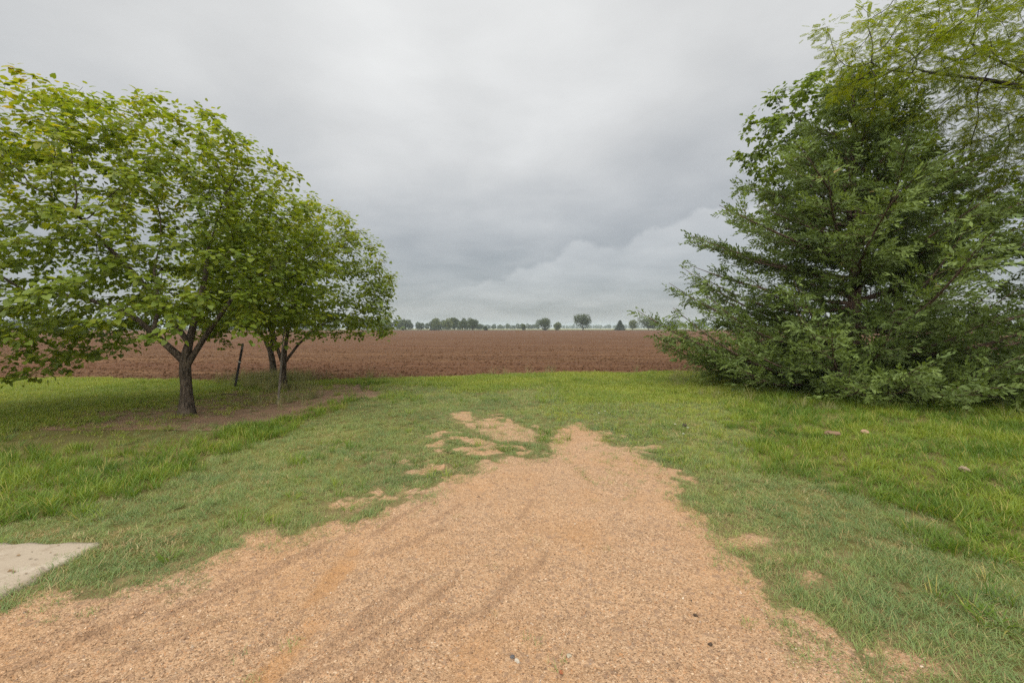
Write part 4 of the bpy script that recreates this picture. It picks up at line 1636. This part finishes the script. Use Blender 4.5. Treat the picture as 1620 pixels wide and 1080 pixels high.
stone('field_stone', 1525, 750, .12, (.22, .165, .115), 'pale tan stone lying alone in the long grass', 'stone', 501, zoff=.4)
stone('field_stone', 1368, 689, .12, (.24, .16, .10), 'small tan stone in the lawn below the cedar skirt', 'stone', 502, zoff=.5)
stone('field_stone', 1316, 693, .16, (.15, .095, .06), 'flat reddish stone in the lawn, left of the small tan one', 'stone', 503, .35, zoff=.45)
stone('pebble', 818, 1047, .026, (.36, .32, .26), 'cream pebble on the gravel touching a dark grey pebble', 'pebble', 504, .7)
stone('pebble', 811, 1040, .022, (.09, .085, .085), 'dark grey pebble on the gravel touching a cream pebble', 'pebble', 505, .7)
stone('pebble', 900, 1037, .022, (.30, .26, .19), 'lone pale olive pebble low on the gravel', 'pebble', 506, .6)
stone('pebble', 888, 1063, .018, (.24, .085, .04), 'brick red pebble near the bottom of the gravel', 'pebble', 507, .7)
for px, py, sz, lb, sd_ in [(1100, 974, .024, 'largest dark clod on the right side of the gravel', 511), (1124, 1019, .02, 'dark clod on the gravel nearest the bottom right', 512),
                            (1093, 951, .017, 'small dark clod by the weeds on the gravel', 513), (757, 790, .024, 'dark clod near the ragged left turf edge on the gravel', 514)]:
    stone('dirt_clod', px, py, sz, (.055, .038, .026), lb, 'clod', sd_, .6, .3, 'dark clods on the gravel', .3)
stone('dirt_clod', 1083, 678, .065, (.045, .036, .026), 'upright dark clod among white flowers in the lawn', 'clod', 515, 1.0, .5, None, .3)


def flower(px, py, label, seed):
    """small white flower head on a thin stem"""
    x, y = gp(px, py + 6)
    q = np.random.default_rng(seed)
    t = empty('white_flower', (x, y, float(hgt(x, y))))
    tag(t, label, 'flower', 'white flowers in the lawn')
    h = q.uniform(.07, .10)
    v, f = tubes(np.array([(0, 0, 0), (.004, 0, h * .5), (.002, .003, h)]), np.array([-1, 0, 1]), np.array([.0025, .002, .002]))
    obj_from('stem', v, f, M_TALL, parent=t)
    n = 7
    a = np.arange(n) * 2 * np.pi / n
    ax = np.stack([np.cos(a), np.sin(a), np.full(n, .35)], 1)
    v, f, _ = stamp(QUAD_V, QUAD_F, np.tile([[.002, .003, h]], (n, 1)), ax, np.tile([[0, 0, 1.]], (n, 1)), np.full(n, .022), np.zeros(n))
    obj_from('petals', v, f, M_WHITE, parent=t)
M_WHITE = mat_plain('white_petal', (.42, .42, .38), .7, .1, 30)
for i, (px, py, lb) in enumerate([(1068, 674, 'white flower left of the upright dark clod'), (1088, 681, 'white flower right of the upright dark clod'),
                                  (1081, 689, 'white flower below the upright dark clod'), (957, 654, 'right of two white flowers far back in the lawn'),
                                  (947, 657, 'left of two white flowers far back in the lawn')]):
    flower(px, py, lb, 600 + i)


def weed(px, py, rad, h, label, seed, mat, n=60, w=.005, lean=.6, cat='grass tuft', name='grass_tuft'):
    x, y = gp(px, py)
    v, f, rn, tp = blades(n, rad, h * .5, h, w * .6, w, lean, .9, seed, 4)
    o = link(name, mesh_np(name, v, f, mat, {'rnd': rn, 'tip': tp}), None, (x, y, float(hgt(x, y))))
    return tag(o, label, cat, 'single grass tufts')


weed(290, 930, .13, .09, 'isolated fine grass tuft on the gravel below the left turf', 701, M_BERM, 260, .0028, .9)
weed(1184, 988, .035, .06, 'tiny grass tuft alone on the right of the gravel', 702, M_BERM, 45, .003)
weed(1255, 998, .06, .07, 'small grass tuft at the right edge of the gravel', 703, M_BERM, 80, .003)
weed(1440, 838, .12, .20, 'dark coarse grass clump in the fine turf, left of its neighbour', 704, M_FESC, 90, .007, .5)
weed(1510, 872, .14, .22, 'coarse grass clump at the border of the long grass', 705, M_FESC, 90, .007, .5)
weed(1570, 985, .10, .14, 'leafy weed clump low in the right turf', 706, M_FESC, 50, .012, .8)
weed(795, 712, .16, .10, 'dark green grass clump in the sandy patch before the drive', 707, M_FESC, 160, .006, .6)
weed(1092, 946, .05, .05, 'reddish brown weed on the gravel beside the small dark clod', 708, M_DRY, 50, .003, 1.0)
weed(1082, 836, .05, .06, 'small green weed at the upper right gravel edge', 709, M_BERM, 60, .003, .8)


def stick():
    (x0, y0), (x1, y1) = gp(350, 624), gp(393, 623)
    t = np.linspace(0, 1, 7)
    p = np.stack([x0 + (x1 - x0) * t, y0 + (y1 - y0) * t, .03 + .015 * np.sin(t * 7)], 1) + np.array([0, 0, float(hgt((x0 + x1) / 2, y0))])
    v, f = tubes(p, np.arange(7) - 1, np.linspace(.014, .007, 7))
    o = obj_from('fallen_stick', v, f, M_BARK, True)
    tag(o, 'dark fallen stick lying on the dirt near the steel post', 'stick')
stick()

# ------------------------------------------------------------------ haze
def haze():
    x, y0, y1, z0, z1 = 5400, -60, 2700, -1.6, 24.0
    v = np.array([(-x, y0, z0), (x, y0, z0), (x, y1, z0), (-x, y1, z0), (-x, y0, z1), (x, y0, z1), (x, y1, z1), (-x, y1, z1)], float)
    f = [(0, 3, 2, 1), (4, 5, 6, 7), (0, 1, 5, 4), (1, 2, 6, 5), (2, 3, 7, 6), (3, 0, 4, 7)]
    m = bpy.data.materials.new('haze_air')
    m.use_nodes = True
    t = NT(m.node_tree)
    pv = t.n('ShaderNodeVolumePrincipled')
    pv.inputs['Color'].default_value = (.70, .82, .92, 1)
    pv.inputs['Density'].default_value = .00026
    pv.inputs['Anisotropy'].default_value = .1
    o = t.n('ShaderNodeOutputMaterial')
    t.put(o.inputs['Volume'], pv.outputs[0])
    h = link('haze', mesh_np('haze', v, f, m))
    tag(h, 'thin blue-grey haze over the far field', kind='stuff')
haze()
tri = sum(sum(len(p.vertices) - 2 for p in o.data.polygons) for o in scene.objects if o.type == 'MESH')
print('triangles', tri)
